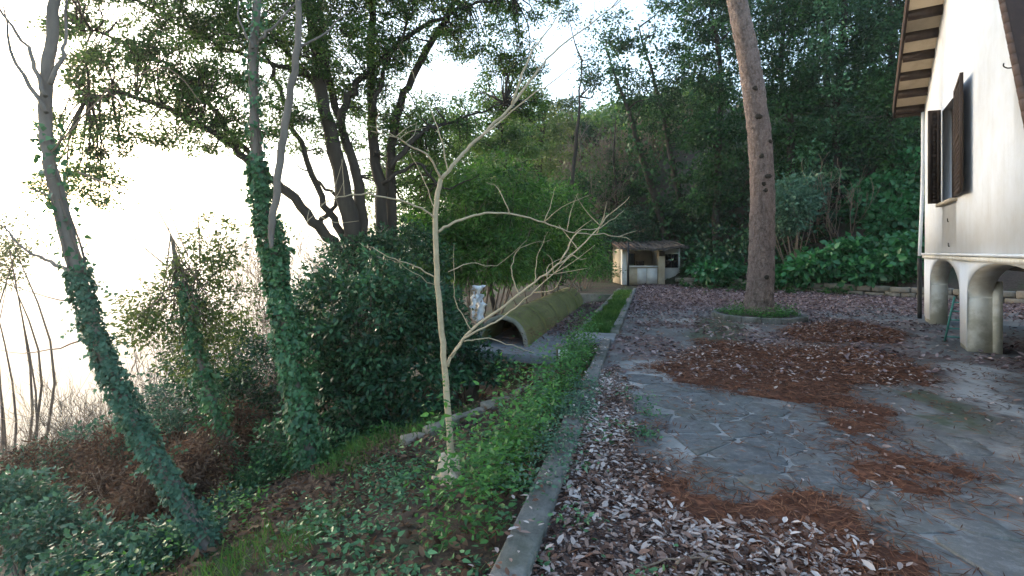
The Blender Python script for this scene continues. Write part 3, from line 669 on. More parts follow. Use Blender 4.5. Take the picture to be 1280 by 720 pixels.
def house():
    H = thing('house', 'tall white plastered house with arched ground floor and dark shutters', 'house', hp(3, 0, 0))
    eps = 1e-4
    def slabs(s0, s1, lo, hi, t0=0.0, t1=-TH, name='wall', mat='plaster', caps=True, n=None, obj_parent=H):
        ss = np.linspace(s0, s1, n or max(2, int((s1 - s0) / .12) + 2)); V = []; Q = []
        if name == 'arch': ss = (s0 + s1) / 2 - (s1 - s0) / 2 * np.cos(np.linspace(0, math.pi, n))
        for s in ss:
            a, b = lo(s), max(hi(s), lo(s) + .001); V += [hp(s, t0, a), hp(s, t0, b), hp(s, t1, b), hp(s, t1, a)]
        for i in range(len(ss) - 1):
            j = 4 * i; k = j + 4
            Q += [(j, j + 1, k + 1, k), (j + 2, j + 3, k + 3, k + 2), (j + 1, j + 2, k + 2, k + 1), (j + 3, j, k, k + 3)]
        if caps: e = 4 * (len(ss) - 1); Q += [(0, 3, 2, 1), (e, e + 1, e + 2, e + 3)]
        return link(name, mesh_np(name, V, np.array(Q)), M[mat], obj_parent)
    zc = 1.60
    # upper wall around the window, built as butted panels of one plaster skin
    mb_lo = lambda s: zc; top = z_top
    ss = np.unique(np.r_[np.linspace(0, S_END, 90), W0, W1, s_pk]); V = []; Q = []; m8 = 8
    for q in ss:
        rows = [min(z_, max(top(q), zc + .01)) for z_ in (zc, WZ0, WZ1, 99)]
        V += [hp(q, 0, z_) for z_ in rows] + [hp(q, -TH, z_) for z_ in rows]
    for i in range(len(ss) - 1):
        j, k = i * m8, (i + 1) * m8; hole = W0 - 1e-6 <= ss[i] and ss[i + 1] <= W1 + 1e-6
        for r_ in range(3):
            if hole and r_ == 1: Q += [(j + 1, k + 1, k + 5, j + 5), (j + 2, j + 6, k + 6, k + 2)]; continue
            Q += [(j + r_, j + r_ + 1, k + r_ + 1, k + r_), (j + 4 + r_, k + 4 + r_, k + 5 + r_, j + 5 + r_)]
        Q += [(j + 3, j + 7, k + 7, k + 3), (j, k, k + 4, j + 4)]
        if abs(ss[i] - W0) < 1e-6: Q.append((j + 1, j + 5, j + 6, j + 2))
        if abs(ss[i + 1] - W1) < 1e-6: Q.append((k + 1, k + 2, k + 6, k + 5))
    e = (len(ss) - 1) * m8
    for r_ in range(3): Q += [(r_, r_ + 4, r_ + 5, r_ + 1), (e + r_, e + r_ + 1, e + r_ + 5, e + r_ + 4)]
    link('wall', mesh_np('wall', V, np.array(Q)), M['plaster'], H)
    # arcade
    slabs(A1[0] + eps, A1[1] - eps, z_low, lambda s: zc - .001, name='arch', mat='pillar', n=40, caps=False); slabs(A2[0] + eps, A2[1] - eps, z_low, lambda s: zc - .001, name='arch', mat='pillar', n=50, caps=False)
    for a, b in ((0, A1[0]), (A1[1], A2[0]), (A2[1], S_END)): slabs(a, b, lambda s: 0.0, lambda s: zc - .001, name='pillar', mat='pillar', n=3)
    # thin plaster skin, bluish white, over the outer face of the arcade
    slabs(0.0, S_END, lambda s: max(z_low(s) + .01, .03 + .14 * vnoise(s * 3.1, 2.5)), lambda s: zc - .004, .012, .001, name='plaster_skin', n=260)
    slabs(-.02, S_END, lambda s: zc - .05, lambda s: zc + .02, .05, .0005, name='string_course', mat='pillar', n=3)
    slabs(-.02, S_END, lambda s: zc + .03, lambda s: zc + .075, .07, .0005, name='string_course', mat='plaster', n=3)
    # pilaster strip on the inner side of the near pillar
    slabs(A1[1] + .08, A2[0] + .03, lambda s: 0, lambda s: 1.2, -TH - .001, -TH - .12, name='inner_pilaster', mat='pillar', n=3)
    # far side wall, rear wall, floor slab above arcade
    def panel(name, pts, mat, parent=H, th=None):
        mb = MB(); mb.add(pts, [(0, 1, 2, 3)]); return link(name, mb.build(name), M[mat], parent)
    D = 8.0
    def vbox(name, s0, s1, o0, o1, z0, z1, mat):
        c = [hp(s0, o0, 0), hp(s1, o0, 0), hp(s1, o1, 0), hp(s0, o1, 0)]; mb = MB()
        mb.hexa([p + np.array([0, 0, z0]) for p in c] + [p + np.array([0, 0, z1]) for p in c]); return link(name, mb.build(name), M[mat], H)
    vbox('side_wall', .001, .3, -TH - .002, -D, 1.62, zc0 - .05, 'plaster')
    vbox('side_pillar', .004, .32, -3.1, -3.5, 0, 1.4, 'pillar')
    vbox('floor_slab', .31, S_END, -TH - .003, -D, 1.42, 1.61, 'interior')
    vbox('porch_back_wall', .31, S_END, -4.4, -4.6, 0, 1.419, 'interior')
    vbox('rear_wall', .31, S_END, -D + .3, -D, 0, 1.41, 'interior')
    # window
    win = vbox('window', W0 + .002, W1 - .002, -.20, -.26, WZ0 + .002, WZ1 - .002, 'glass')
    def sub(name, s0, s1, o0, o1, z0, z1, mat, par):
        c = [hp(s0, o0, 0), hp(s1, o0, 0), hp(s1, o1, 0), hp(s0, o1, 0)]; mb = MB()
        mb.hexa([p + np.array([0, 0, z0]) for p in c] + [p + np.array([0, 0, z1]) for p in c]); return link(name, mb.build(name), M[mat], par)
    for a, b in ((W0 + .003, W0 + .08), ((W0 + W1) / 2 - .05, (W0 + W1) / 2 + .05), (W1 - .08, W1 - .003)): sub('window_frame', a, b, -.15, -.199, WZ0 + .003, WZ1 - .003, 'wooddark', win)
    sub('window_frame', W0 + .081, W1 - .081, -.152, -.199, WZ0 + .003, WZ0 + .09, 'wooddark', win); sub('window_frame', W0 + .081, W1 - .081, -.152, -.199, WZ1 - .09, WZ1 - .003, 'wooddark', win)
    sub('window_sill', W0 - .10, W1 + .06, .10, .001, WZ0 - .07, WZ0 - .01, 'soffit', win)
    # shutters: hinge s, direction angle from wall
    def shutter(hs, ang, width, flip):
        d2 = -HV * math.cos(ang) * flip + HN * math.sin(ang); n2 = np.array([-d2[1], d2[0]]); p0 = HF - HV * hs + HN * .03
        def pl(name, a, b, z0, z1, t0, t1, par):
            c = [p0 + d2 * a + n2 * t0, p0 + d2 * b + n2 * t0, p0 + d2 * b + n2 * t1, p0 + d2 * a + n2 * t1]; mb = MB()
            mb.hexa([np.r_[p, z0] for p in c] + [np.r_[p, z1] for p in c]); return link(name, mb.build(name), M['wooddark'], par)
        sh = pl('shutter', .004, width - .004, WZ0 + .01, WZ1 + .02, -.012, .012, H)
        for a, b in ((0, .07), (width - .07, width)): pl('stile', a, b, WZ0, WZ1 + .03, -.024, .024, sh)
        for z in (WZ0 + .0, WZ0 + .95, WZ1 - .06): pl('rail', .071, width - .071, z + .001, z + .09, -.022, .022, sh)
        for k in range(22):
            z = WZ0 + .11 + k * (WZ1 - WZ0 - .2) / 22
            if abs(z - WZ0 - .97) > .07: pl('slat', .072, width - .072, z, z + .055, -.019, .019, sh)
    shutter(W0 - .02, R(108), .22, -1)     # far leaf, standing out from the wall
    shutter(W1 + .02, R(5), 1.25, 1)         # near leaf, folded back
    # hooks
    for px, py in ((1268, 84), (1187, 308), (1186, 277)):
        s = s_px(px); z = hz(s, py); P = [hp(s, .0, z), hp(s, .06, z), hp(s, .10, z + .03), hp(s, .10, z + .07)]
        if py > 200: P = [hp(s, -.02, z), hp(s, .015, z), hp(s, .02, z + .02), hp(s, .02, z + .07)]
        link('wall_hook', tubes('wall_hook', [smooth_path(P, [.009] * 4)]), M['metal_black'], H)
    # roof: far slope with lookouts under its verge, near slope
    OV = .58
    def quad_slab(name, s0, s1, o0, o1, zt0, zt1, th, mat, par):
        c = [hp(s0, o0, zt0), hp(s1, o0, zt1), hp(s1, o1, zt1), hp(s0, o1, zt0)]; mb = MB(); mb.hexa([p - np.array([0, 0, th]) for p in c] + c); return link(name, mb.build(name), M[mat], par)
    zt = lambda s: zc0 + slope * s
    roof = quad_slab('roof', -.22, s_pk, OV, -D - .4, zt(-.22) + .10, zt(s_pk) + .10, .098, 'soffit', H)
    quad_slab('roof_tiles', -.30, s_pk, OV + .05, -D - .5, zt(-.30) + .25, zt(s_pk) + .25, .148, 'tile', roof)
    quad_slab('barge_board', -.26, s_pk, OV + .045, OV + .002, zt(-.26) + .10, zt(s_pk) + .10, .17, 'wooddark', roof)
    quad_slab('eave_board', -.30, -.225, OV + .04, -D, zt(-.26) + .10, zt(-.26) + .10, .16, 'wooddark', roof)
    for k in range(16):
        s = -.1 + k * .50
        if s > s_pk - .1: break
        quad_slab('lookout', s, s + .11, OV - .002, .002, zt(s) - .002, zt(s + .11) - .002, .12, 'wooddark', roof)
    zr = lambda s: z_pk - slope_r * (s - s_pk)
    r2 = quad_slab('roof', s_pk + .01, S_END + .3, .05, -D - .4, zr(s_pk) + .16, zr(S_END + .3) + .16, .15, 'wooddark', H)
    k = 0; s = s_pk + .05
    while s < S_END:
        P = [hp(s, .07, zr(s) + .10), hp(s + .10, .07, zr(s + .10) + .10)]; link('verge_tile', tubes('verge_tile', [(np.array(P), np.array([.04, .036]))], 8), M['tile'], r2); s += .09
    # down pipe
    P = [hp(-.10, .09, 1.55), hp(-.10, .09, .8), hp(-.10, .09, .02)]
    link('down_pipe', tubes('down_pipe', [smooth_path(P, [.05, .05, .05])], 10), M['metal_black'], H)
    link('down_pipe', tubes('down_pipe', [smooth_path([hp(-.12, .02, zt(-.1) - .1), hp(-.12, .03, 3.5), hp(-.10, .09, 1.6)], [.04] * 3)], 8), M['plaster'], H)
house()
def stair():
    t = thing('porch_stair', 'dark green boarded stair flank with pale stone steps inside the near arch', 'stair', hp(6.5, -2.0, 0))
    for i in range(12):
        s0 = 5.2 + i * .26; zb = .28 + i * .075; mb = MB(); c = [hp(s0, -1.5, 0), hp(s0 + .25, -1.5, 0), hp(s0 + .25, -1.54, 0), hp(s0, -1.54, 0)]
        mb.hexa([p + np.array([0, 0, zb]) for p in c] + [p + np.array([0, 0, 1.40]) for p in c]); bevel(link('board', mb.build('board'), M['board'], t), .006)
    for i in range(3):
        mb = MB(); c = [hp(6.0 + .5 * i, -1.62 - .1 * i, 0), hp(9.5, -1.62 - .1 * i, 0), hp(9.5, -2.9, 0), hp(6.0 + .5 * i, -2.9, 0)]
        mb.hexa([p + np.array([0, 0, .17 * i + .002]) for p in c] + [p + np.array([0, 0, .17 * (i + 1)]) for p in c]); bevel(link('step', mb.build('step'), M['oldstone'], t), .02)
stair()
def ladder():
    s = A1[1] - .42; b = hp(s, .10, 0); t = thing('step_ladder', 'small teal green ladder leaning behind the near white pillar', 'ladder', b)
    L = []
    dx = HV * .0; foot = [hp(s, .16, 0.0), hp(s - .02, -.12, 0.0)]; topp = [hp(s + .34, .07, .88), hp(s + .30, -.12, .88)]
    for f, q in zip(foot, topp): link('rail', tubes('rail', [(np.array([f, q]), np.array([.02, .018]))], 6), M['ladder'], t)
    for k in range(5):
        a = .12 + k * .19; p0 = foot[0] * (1 - a) + topp[0] * a; p1 = foot[1] * (1 - a) + topp[1] * a
        link('rung', tubes('rung', [(np.array([p0, p1]), np.array([.014, .014]))], 6), M['ladder'], t)
ladder()

# ------------------------------------------------------------------ garden hut, pole, retaining wall
def hut():
    Y0 = 26.5; base = at(805, 356, Y0); base[2] = 0
    t = thing('garden_hut', 'small open fronted garden hut with white counter and ragged roof', 'hut', base)
    X = lambda px: (px - 640) / F_PX * Y0
    Zp = lambda py: CAM_H - (py - HOR) / F_PX * Y0
    def bx(name, x0, x1, y0, y1, z0, z1, mat, par=t, bv=0):
        mb = MB(); c = [(x0, y0), (x1, y0), (x1, y1), (x0, y1)]; mb.hexa([np.r_[p, z0] for p in np.array(c)] + [np.r_[p, z1] for p in np.array(c)])
        o = link(name, mb.build(name), M[mat], par)
        if bv: bevel(o, bv)
        return o
    zt = Zp(311)
    bx('pillar', X(777.5), X(783.5), Y0, Y0 + .3, 0, zt, 'hutwhite', bv=.02); bx('pillar', X(823), X(831), Y0 - .04, Y0 + .32, 0, zt, 'hutwall', bv=.02)
    cn = bx('counter', X(783.8), X(822.7), Y0 + .06, Y0 + .3, 0, Zp(334), 'hutwall')
    bx('counter_top', X(783.9), X(822.6), Y0 - .03, Y0 + .5, Zp(334) + .003, Zp(332.2), 'hutwhite', cn)
    for a, b in ((797, 808.5), (809.2, 821.8)): bx('panel', X(a), X(b), Y0 + .03, Y0 + .058, .06, Zp(335.2), 'hutwhite', cn)
    bx('back_wall', X(778), X(831), Y0 + 2.4, Y0 + 2.55, 0, zt + .3, 'hutwall'); bx('side_wall', X(777.6), X(777.6) + .12, Y0 + .31, Y0 + 2.39, 0, zt - .02, 'hutwall')
    w = bx('window', X(787) + .2, X(799) + .3, Y0 + 2.33, Y0 + 2.39, Zp(333), Zp(317), 'pane')
    for x in (X(787) + .18, X(793) + .22, X(799) + .28): bx('window_bar', x, x + .05, Y0 + 2.28, Y0 + 2.329, Zp(333.2), Zp(316.8), 'wooddark', w)
    bx('shelf_box', X(806), X(814), Y0 + 1.4, Y0 + 1.8, Zp(333), Zp(327), 'wooddark'); bx('lamp_box', X(823.6), X(830), Y0 - .14, Y0 - .042, Zp(320), Zp(312.5), 'wooddark')
    e = bx('annex_wall', X(831.3), X(854), Y0 + .5, Y0 + 2.4, 0, Zp(309.5), 'hutwhite')
    w2 = bx('window', X(834.5), X(850.5), Y0 + .46, Y0 + .499, Zp(335), Zp(317.5), 'glass')
    for x in (834.2, 842, 850): bx('window_bar', X(x), X(x) + .05, Y0 + .42, Y0 + .459, Zp(335), Zp(317.5), 'wooddark', w2)
    bx('window_bar', X(834.2), X(850.6), Y0 + .41, Y0 + .419, Zp(327), Zp(325.6), 'wooddark', w2)
    # ragged roof of courses of old tiles
    rs = RS(14); rf = None
    mb = MB(); xs = np.linspace(X(771), X(855), 26); V = []; 
    rows = 9
    grid = np.zeros((rows, len(xs), 3))
    for i in range(rows):
        for j, x in enumerate(xs):
            f = i / (rows - 1); yy = Y0 - .75 + f * 3.6 + (rs.randn() * .05 if i else rs.randn() * .08)
            grid[i, j] = (x + f * .25 + rs.randn() * .02, yy, zt + .03 + f * .38 - .10 * math.sin(math.pi * j / 25) * (1 - f) * .6 + rs.randn() * .03 + (.06 if j > 18 else 0))
    m = len(xs); Q = []; top = grid.reshape(-1, 3); bot = top - np.array([0, 0, .07]); n0 = len(top)
    for i in range(rows - 1):
        for j in range(m - 1):
            k = i * m + j; Q.append((k, k + 1, k + m + 1, k + m)); Q.append((n0 + k, n0 + k + m, n0 + k + m + 1, n0 + k + 1))
    for j in range(m - 1): Q.append((j, n0 + j, n0 + j + 1, j + 1)); k = (rows - 1) * m + j; Q.append((k, k + 1, n0 + k + 1, n0 + k))
    for i in range(rows - 1): k = i * m; Q.append((k, k + m, n0 + k + m, n0 + k)); k = i * m + m - 1; Q.append((k, n0 + k, n0 + k + m, k + m))
    rf = link('roof', mesh_np('roof', np.vstack([top, bot]), np.array(Q)), M['thatch'], t)
    for j in range(0, 25):
        x = xs[j]; L = []
        P = np.array([grid[0, j] + (0, -.03, .03), grid[3, j] + (0, 0, .04), grid[8, j] + (0, 0, .04)])
        link('roof_tile_row', tubes('roof_tile_row', [smooth_path(P, [.028, .03, .03], 4, .012, rs)], 6), M['thatch'] if j > 6 else M['tile'], rf)
    for j in range(0, 8): bx('rafter_end', X(770 + j * 7.3), X(770 + j * 7.3) + .09, Y0 - .7, Y0 + .02, zt - .10, zt - .02, 'hutwall', rf)
hut()
p = gpt(785.2, 357.5); t = thing('black_post', 'slim black post standing before the garden hut', 'post', (p[0], p[1], 0))
link('shaft', tubes('shaft', [(np.array([[p[0], p[1], 0], [p[0], p[1], 2.18]]), np.array([.055, .05]))], 10), M['metal_black'], t)
link('foot_plate', tubes('foot_plate', [(np.array([[p[0], p[1], 0.0], [p[0], p[1], .03]]), np.array([.13, .13]))], 10), M['metal_black'], t)
def low_wall():
    rs = RS(17); t = thing('retaining_wall', 'low mossy stone retaining wall at the foot of the wooded bank', 'wall', (BW[0], BW[1], 0)); L = 15.5; s = -.4
    for row in range(2):
        s = -.4 - row * .25
        while s < L:
            ln = .45 + .4 * rs.rand(); a = BW + BT * s - BN * .04; b = BW + BT * (s + ln - .025) - BN * .04; mb = MB(); o = BN * rs.randn() * .025
            bar(mb, a + o, b + o, .3, -.05 + row * .225, .165 + row * .225 + .02 * rs.randn(), rs, .03)
            bevel(link('stone', mb.build('stone'), M['oldstone'], t), .025, 1); s += ln
low_wall()

# ------------------------------------------------------------------ vegetation
def ppath(pts, Y, dY=0):
    n = len(pts); Ys = np.linspace(Y, Y + dY, n) if np.isscalar(Y) else np.array(Y)
    return np.array([at(a, b, y) for (a, b), y in zip(pts, Ys)])
def tree_part(name, paths, mat, parent, sides=8, lump=0, rs=None, step=4, wob=0):
    P = [smooth_path(p, r, step, wob, rs) for p, r in paths]
    return link(name, tubes(name, P, sides, lump, rs), mat, parent)
def ivy_on(parent, path, rad, n, L, rs, mat='ivy', name='ivy', stem=True, thick=.05):
    P, r = smooth_path(path, rad, 12); seg = np.linalg.norm(np.diff(P, axis=0), axis=1); cs = np.r_[0, np.cumsum(seg)]
    t = rs.rand(n) * cs[-1]; pos = np.stack([np.interp(t, cs, P[:, k]) for k in range(3)], -1); rr = np.interp(t, cs, r)
    tan = np.stack([np.interp(t, cs, np.gradient(P[:, k])) for k in range(3)], -1); tan = nrm(tan)
    a = rs.rand(n) * 2 * math.pi; ref = np.array([1., .2, 0]); x = nrm(np.cross(tan, ref)); y = np.cross(tan, x)
    out = x * np.cos(a)[:, None] + y * np.sin(a)[:, None]
    cl = fbm(a * 1.6 + 9, t * 5.0); lay = thick * (rs.rand(n) ** .7) * (.2 + 2.6 * sstep(.3, .8, fbm(a * .8 + 3, t * 2.2)) + .8 * cl)
    pos = pos + out * (rr + .006 + lay)[:, None] - tan * .0
    D = nrm(np.array([0, 0, -1.0]) + out * .55 + rs.randn(n, 3) * .45); N = nrm(out + rs.randn(n, 3) * .35 + np.array([0, 0, .25]))
    keep = rs.rand(n) < .25 + 1.5 * sstep(.25, .6, cl); pos, D, N = pos[keep], D[keep], N[keep]; m = len(pos)
    Ls = L * (.35 + 1.05 * rs.rand(m) ** 1.3)
    if L < .1:
        vines = []; sp = []; sd2 = []
        for k in range(5):
            tt = np.linspace(0, cs[-1] * (.6 + .4 * rs.rand()), 30); aa = rs.rand() * 6 + tt * rs.randn() * 1.2 + .4 * np.sin(tt * 3 + k)
            c3 = np.stack([np.interp(tt, cs, P[:, q]) for q in range(3)], -1); r3 = np.interp(tt, cs, r); tg = nrm(np.gradient(c3, axis=0)); x3 = nrm(np.cross(tg, ref)); y3 = np.cross(tg, x3)
            vines.append((c3 + (x3 * np.cos(aa)[:, None] + y3 * np.sin(aa)[:, None]) * (r3 + .01)[:, None], np.linspace(.012, .004, 30)))
        for v3 in vines: link('vine', tubes('vine', [v3], 5), M['twig'], parent)
        for k in range(int(n / 90)):
            i3 = rs.randint(len(pos)); o3 = nrm(N[i3] + rs.randn(3) * .5 + [0, 0, .3]); nn3 = 7; ln = .08 + .16 * rs.rand(); tt = np.linspace(.2, 1, nn3)[:, None]
            sp.append(pos[i3] + o3 * tt * ln + np.array([0, 0, -1]) * tt ** 2 * ln * .5); sd2.append(nrm(rs.randn(nn3, 3) + [0, 0, -.6]))
        sp = np.concatenate(sp); pos = np.vstack([pos, sp]); D = np.vstack([D, np.concatenate(sd2)]); N = np.vstack([N, nrm(rs.randn(len(sp), 3) + [0, 0, .6])]); Ls = np.r_[Ls, L * (.5 + .5 * rs.rand(len(sp)))]
        cl = np.r_[cl[keep], rs.rand(len(sp))]; keep = np.ones(len(cl), bool); m = len(pos)
    link(name, leaf_mesh(name, pos, D, N, Ls, Ls * .95, np.clip(.5 * rs.rand(m) + .5 * cl[keep] + .0, 0, 1), six=True, fold=.1, w1=.5, w2=.30), M[mat], parent)

# two leaning ivy trunks on the bank
rs = RS(101)
T1 = ppath([(278, 700), (225, 622), (172, 535), (122, 425), (95, 335), (70, 235), (57, 150), (62, 60), (74, -40), (84, -140)], 4.27, .5)
T1[0, 2] -= .12
t = thing('ivy_tree', 'strongly leaning grey trunk clad in bluish ivy at the edge of the slope', 'tree', T1[0] + [0, 0, .1])
R1 = [.08, .06, .048, .046, .062, .054, .050, .046, .04, .03]
tree_part('trunk', [(T1, R1)], M['bark_grey'], t, 10, .04, rs, 6, .006)
for br in ([(57, 120), (45, 85), (28, 50), (0, 10), (-30, -40)], [(63, 105), (78, 70), (82, 30), (86, -40)], [(98, 345), (70, 330), (40, 318), (0, 280)], [(58, 140), (20, 80), (5, 10)]):
    tree_part('branch', [(ppath(br, 4.5, .4), np.linspace(.022, .006, len(br)))], M['bark_grey'], t, 6, 0, rs, 4, .008)
ivy_on(t, T1[:5], R1[:5], 6500, .040, rs, 'bluegreen', thick=.018); ivy_on(t, T1[4:7], R1[4:7], 300, .05, rs, thick=.03)
for br in ([(64, 190), (92, 160), (135, 112), (165, 95), (210, 85), (245, 122), (262, 142)], [(135, 113), (150, 130), (156, 152)], [(97, 215), (135, 232), (165, 252), (195, 285), (212, 318)], [(75, 250), (40, 235), (0, 215), (-40, 200)], [(105, 380), (60, 372), (0, 352)], [(120, 420), (60, 440), (0, 438)]):
    tree_part('branch', [(ppath(br, 4.5, .3), np.linspace(.009, .003, len(br)))], M['twig_warm'], t, 5, 0, rs, 4, .008)
T2 = ppath([(392, 600), (376, 510), (360, 425), (346, 345), (331, 272), (322, 200), (316, 100), (322, 0), (328, -90)], 6.3, .4)
T2[0, 2] -= .15
t = thing('ivy_tree', 'straight ivy wrapped trunk that splits into two bare stems', 'tree', T2[0] + [0, 0, .1])
R2 = [.10, .08, .07, .065, .06, .055, .055, .05, .035]
tree_part('trunk', [(T2, R2)], M['bark_grey'], t, 9, .04, rs, 6, .006)
S2 = ppath([(338, 310), (339, 285), (346, 235), (354, 170), (366, 100), (373, 40), (370, -60)], 6.2, .3)
tree_part('stem', [(S2, [.02, .04, .045, .045, .043, .04, .03])], M['bark_grey'], t, 8, .03, rs, 6, .006)
for br in ([(316, 60), (302, 30), (297, -10)], [(324, 50), (345, 30), (380, -5), (410, -30)], [(371, 60), (400, 45), (440, 10)]):
    tree_part('branch', [(ppath(br, 6.5, .3), np.linspace(.02, .006, len(br)))], M['bark_grey'], t, 6, 0, rs, 4, .01)
ivy_on(t, T2[:6], np.array(R2[:6]) + .01, 9500, .062, rs, 'ivy', thick=.045); ivy_on(t, T2[5:8], R2[5:8], 500, .06, rs, thick=.03)

# slim ivied stem with yellow green crown
rs = RS(111)
T3 = ppath([(318, 640), (285, 560), (258, 480), (240, 410), (226, 350), (212, 290), (205, 240)], 6.9, .3)
t = thing('ivy_sapling', 'slim ivy covered stem with loose yellow green crown', 'tree', T3[0]); R3 = [.06, .05, .04, .025, .012, .006, .003]
tree_part('trunk', [(T3, R3)], M['bark_grey'], t, 7, .03, rs)
ivy_on(t, T3[:5], R3[:5], 3400, .055, rs, thick=.05)
ell = [(*at(255, 325, 7.3), .5, .45, .42), (*at(215, 380, 7.1), .65, .5, .45), (*at(285, 385, 7.4), .5, .5, .55), (*at(185, 410, 7.2), .4, .4, .35), (*at(250, 440, 7.5), .6, .5, .4), (*at(275, 280, 7.4), .2, .2, .2)]
me, C = foliage('crown', ell, 190, 7000, .16, .062, rs, .5, shell=.2); link('crown', me, M['golden'], t)
tw = []; 
for c in C[::3]: tw.append((np.array([T3[3] + (T3[5] - T3[3]) * rs.rand(), (T3[4] + c) / 2 + rs.randn(3) * .06, c]), np.array([.012, .008, .003])))
for q in ([(212, 290), (190, 250), (165, 225), (140, 205)], [(205, 330), (170, 300), (150, 270)], [(235, 320), (215, 270), (200, 200), (195, 180)], [(250, 330), (248, 270), (252, 250)]): tw.append((ppath(q, 7.0, .2), np.linspace(.012, .003, len(q))))
link('branch', tubes('branch', [smooth_path(a, b, 3) for a, b in tw], 4), M['twig'], t)

# big dark oak leaning over the valley
rs = RS(121)
OY = 12.0
ob = np.array([*at(445, 480, OY)[:2], 0]); ob[2] = terrain(ob[0], ob[1]) - .1
t = thing('evergreen_oak', 'big dark evergreen oak with several trunks spreading over the valley', 'tree', ob)
trunks = [([(440, 500), (443, 330), (428, 230), (402, 120), (392, 30), (380, -80)], .24), ([(452, 500), (452, 300), (446, 220), (424, 150), (404, 60), (398, -60)], .16),
          ([(462, 500), (478, 280), (468, 190), (463, 100), (466, 0), (470, -100)], .17), ([(468, 500), (488, 300), (489, 200), (500, 130), (530, 70), (570, 0), (600, -60)], .15)]
for k, (pp, r) in enumerate(trunks):
    tree_part('trunk', [(ppath(pp, OY + .25 * (k - 1.5), rs.randn() * .6), np.linspace(r, r * .35, len(pp)))], M['bark_dark'], t, 9, .05, rs, 5, .02)
limbs = [([(436, 330), (400, 285), (360, 240), (322, 208), (285, 178), (235, 148), (170, 122), (110, 118)], .13, -2.5), ([(432, 300), (405, 255), (378, 190), (352, 120), (330, 60), (300, 0)], .09, -1), ([(424, 160), (440, 112), (478, 74), (520, 40), (570, 12), (640, -8)], .10, .5),
         ([(330, 212), (300, 180), (262, 130), (215, 85), (150, 50), (80, 30)], .07, -2), ([(404, 110), (370, 90), (310, 70), (240, 40), (170, 0)], .07, -1.5), ([(486, 210), (530, 165), (570, 150), (630, 130)], .07, 1), ([(466, 140), (480, 90), (510, 30), (520, -20)], .06, 0),
         ([(400, 280), (420, 250), (395, 225), (370, 205)], .06, -.5), ([(402, 110), (345, 50), (310, 0)], .06, -1), ([(478, 230), (520, 205), (555, 235), (600, 220)], .05, .6)]
LP = []
for pp, r, dy in limbs:
    P = ppath(pp, OY - .2, dy); tree_part('limb', [(P, np.linspace(r, r * .22, len(pp)))], M['bark_dark'], t, 7, .04, rs, 5, .03); LP.append(P)
def pell(px, py, Y, rx, ry, rz): s = Y / F_PX; return (*at(px, py, Y), rx * s, rz, ry * s)
ell = [pell(170, 105, 9.8, 90, 50, .9), pell(250, 70, 10.3, 90, 60, 1.0), pell(120, 165, 9.8, 70, 30, .7), pell(300, 130, 10.6, 85, 50, 1.0), pell(250, 165, 10.2, 70, 28, .7), pell(200, 20, 10.2, 120, 45, 1.2), pell(330, 30, 11, 90, 50, 1.2),
       pell(420, 60, 12, 90, 70, 1.3), pell(500, 30, 12.5, 100, 55, 1.3), pell(545, 165, 13, 55, 50, 1.0), pell(610, 40, 13, 70, 40, 1.1), pell(370, 160, 11.5, 50, 35, .8), pell(520, 210, 13.3, 60, 50, 1.0), pell(95, 60, 9.5, 35, 45, .6), pell(640, 110, 13.8, 50, 50, 1),
       pell(350, -60, 11, 260, 50, 2), pell(600, -50, 13, 200, 50, 2), pell(100, 230, 9.8, 55, 30, .6), pell(450, 140, 12.4, 50, 60, .8)]
me, C = foliage('crown', ell, 1500, 170000, .20, .072, rs, .5, shell=.35, droop=.2)
link('crown', me, M['oak'], t)
tw = []; LPc = np.concatenate([smooth_path(P, np.ones(len(P)), 4)[0] for P in LP] + [smooth_path(ppath(pp, OY, 0), np.ones(len(pp)), 4)[0][8:] for pp, r in trunks])
for c in C[::2]:
    d = np.linalg.norm(LPc - c, axis=1); q = LPc[np.argmin(d)]
    if d.min() > 2.6: continue
    md = (q + c) / 2 + rs.randn(3) * .12 + np.array([0, 0, .08]); e = c + nrm(c - q) * .25 + rs.randn(3) * .1
    tw.append((np.array([q, md, c, e]), np.array([.022, .014, .008, .003])))
    for _ in range(2): tw.append((np.array([md + (c - md) * rs.rand(), c + rs.randn(3) * .22, c + nrm(rs.randn(3)) * .4]), np.array([.008, .005, .002])))
link('branch', tubes('branch', [smooth_path(a, b, 2) for a, b in tw], 4), M['bark_dark'], t)

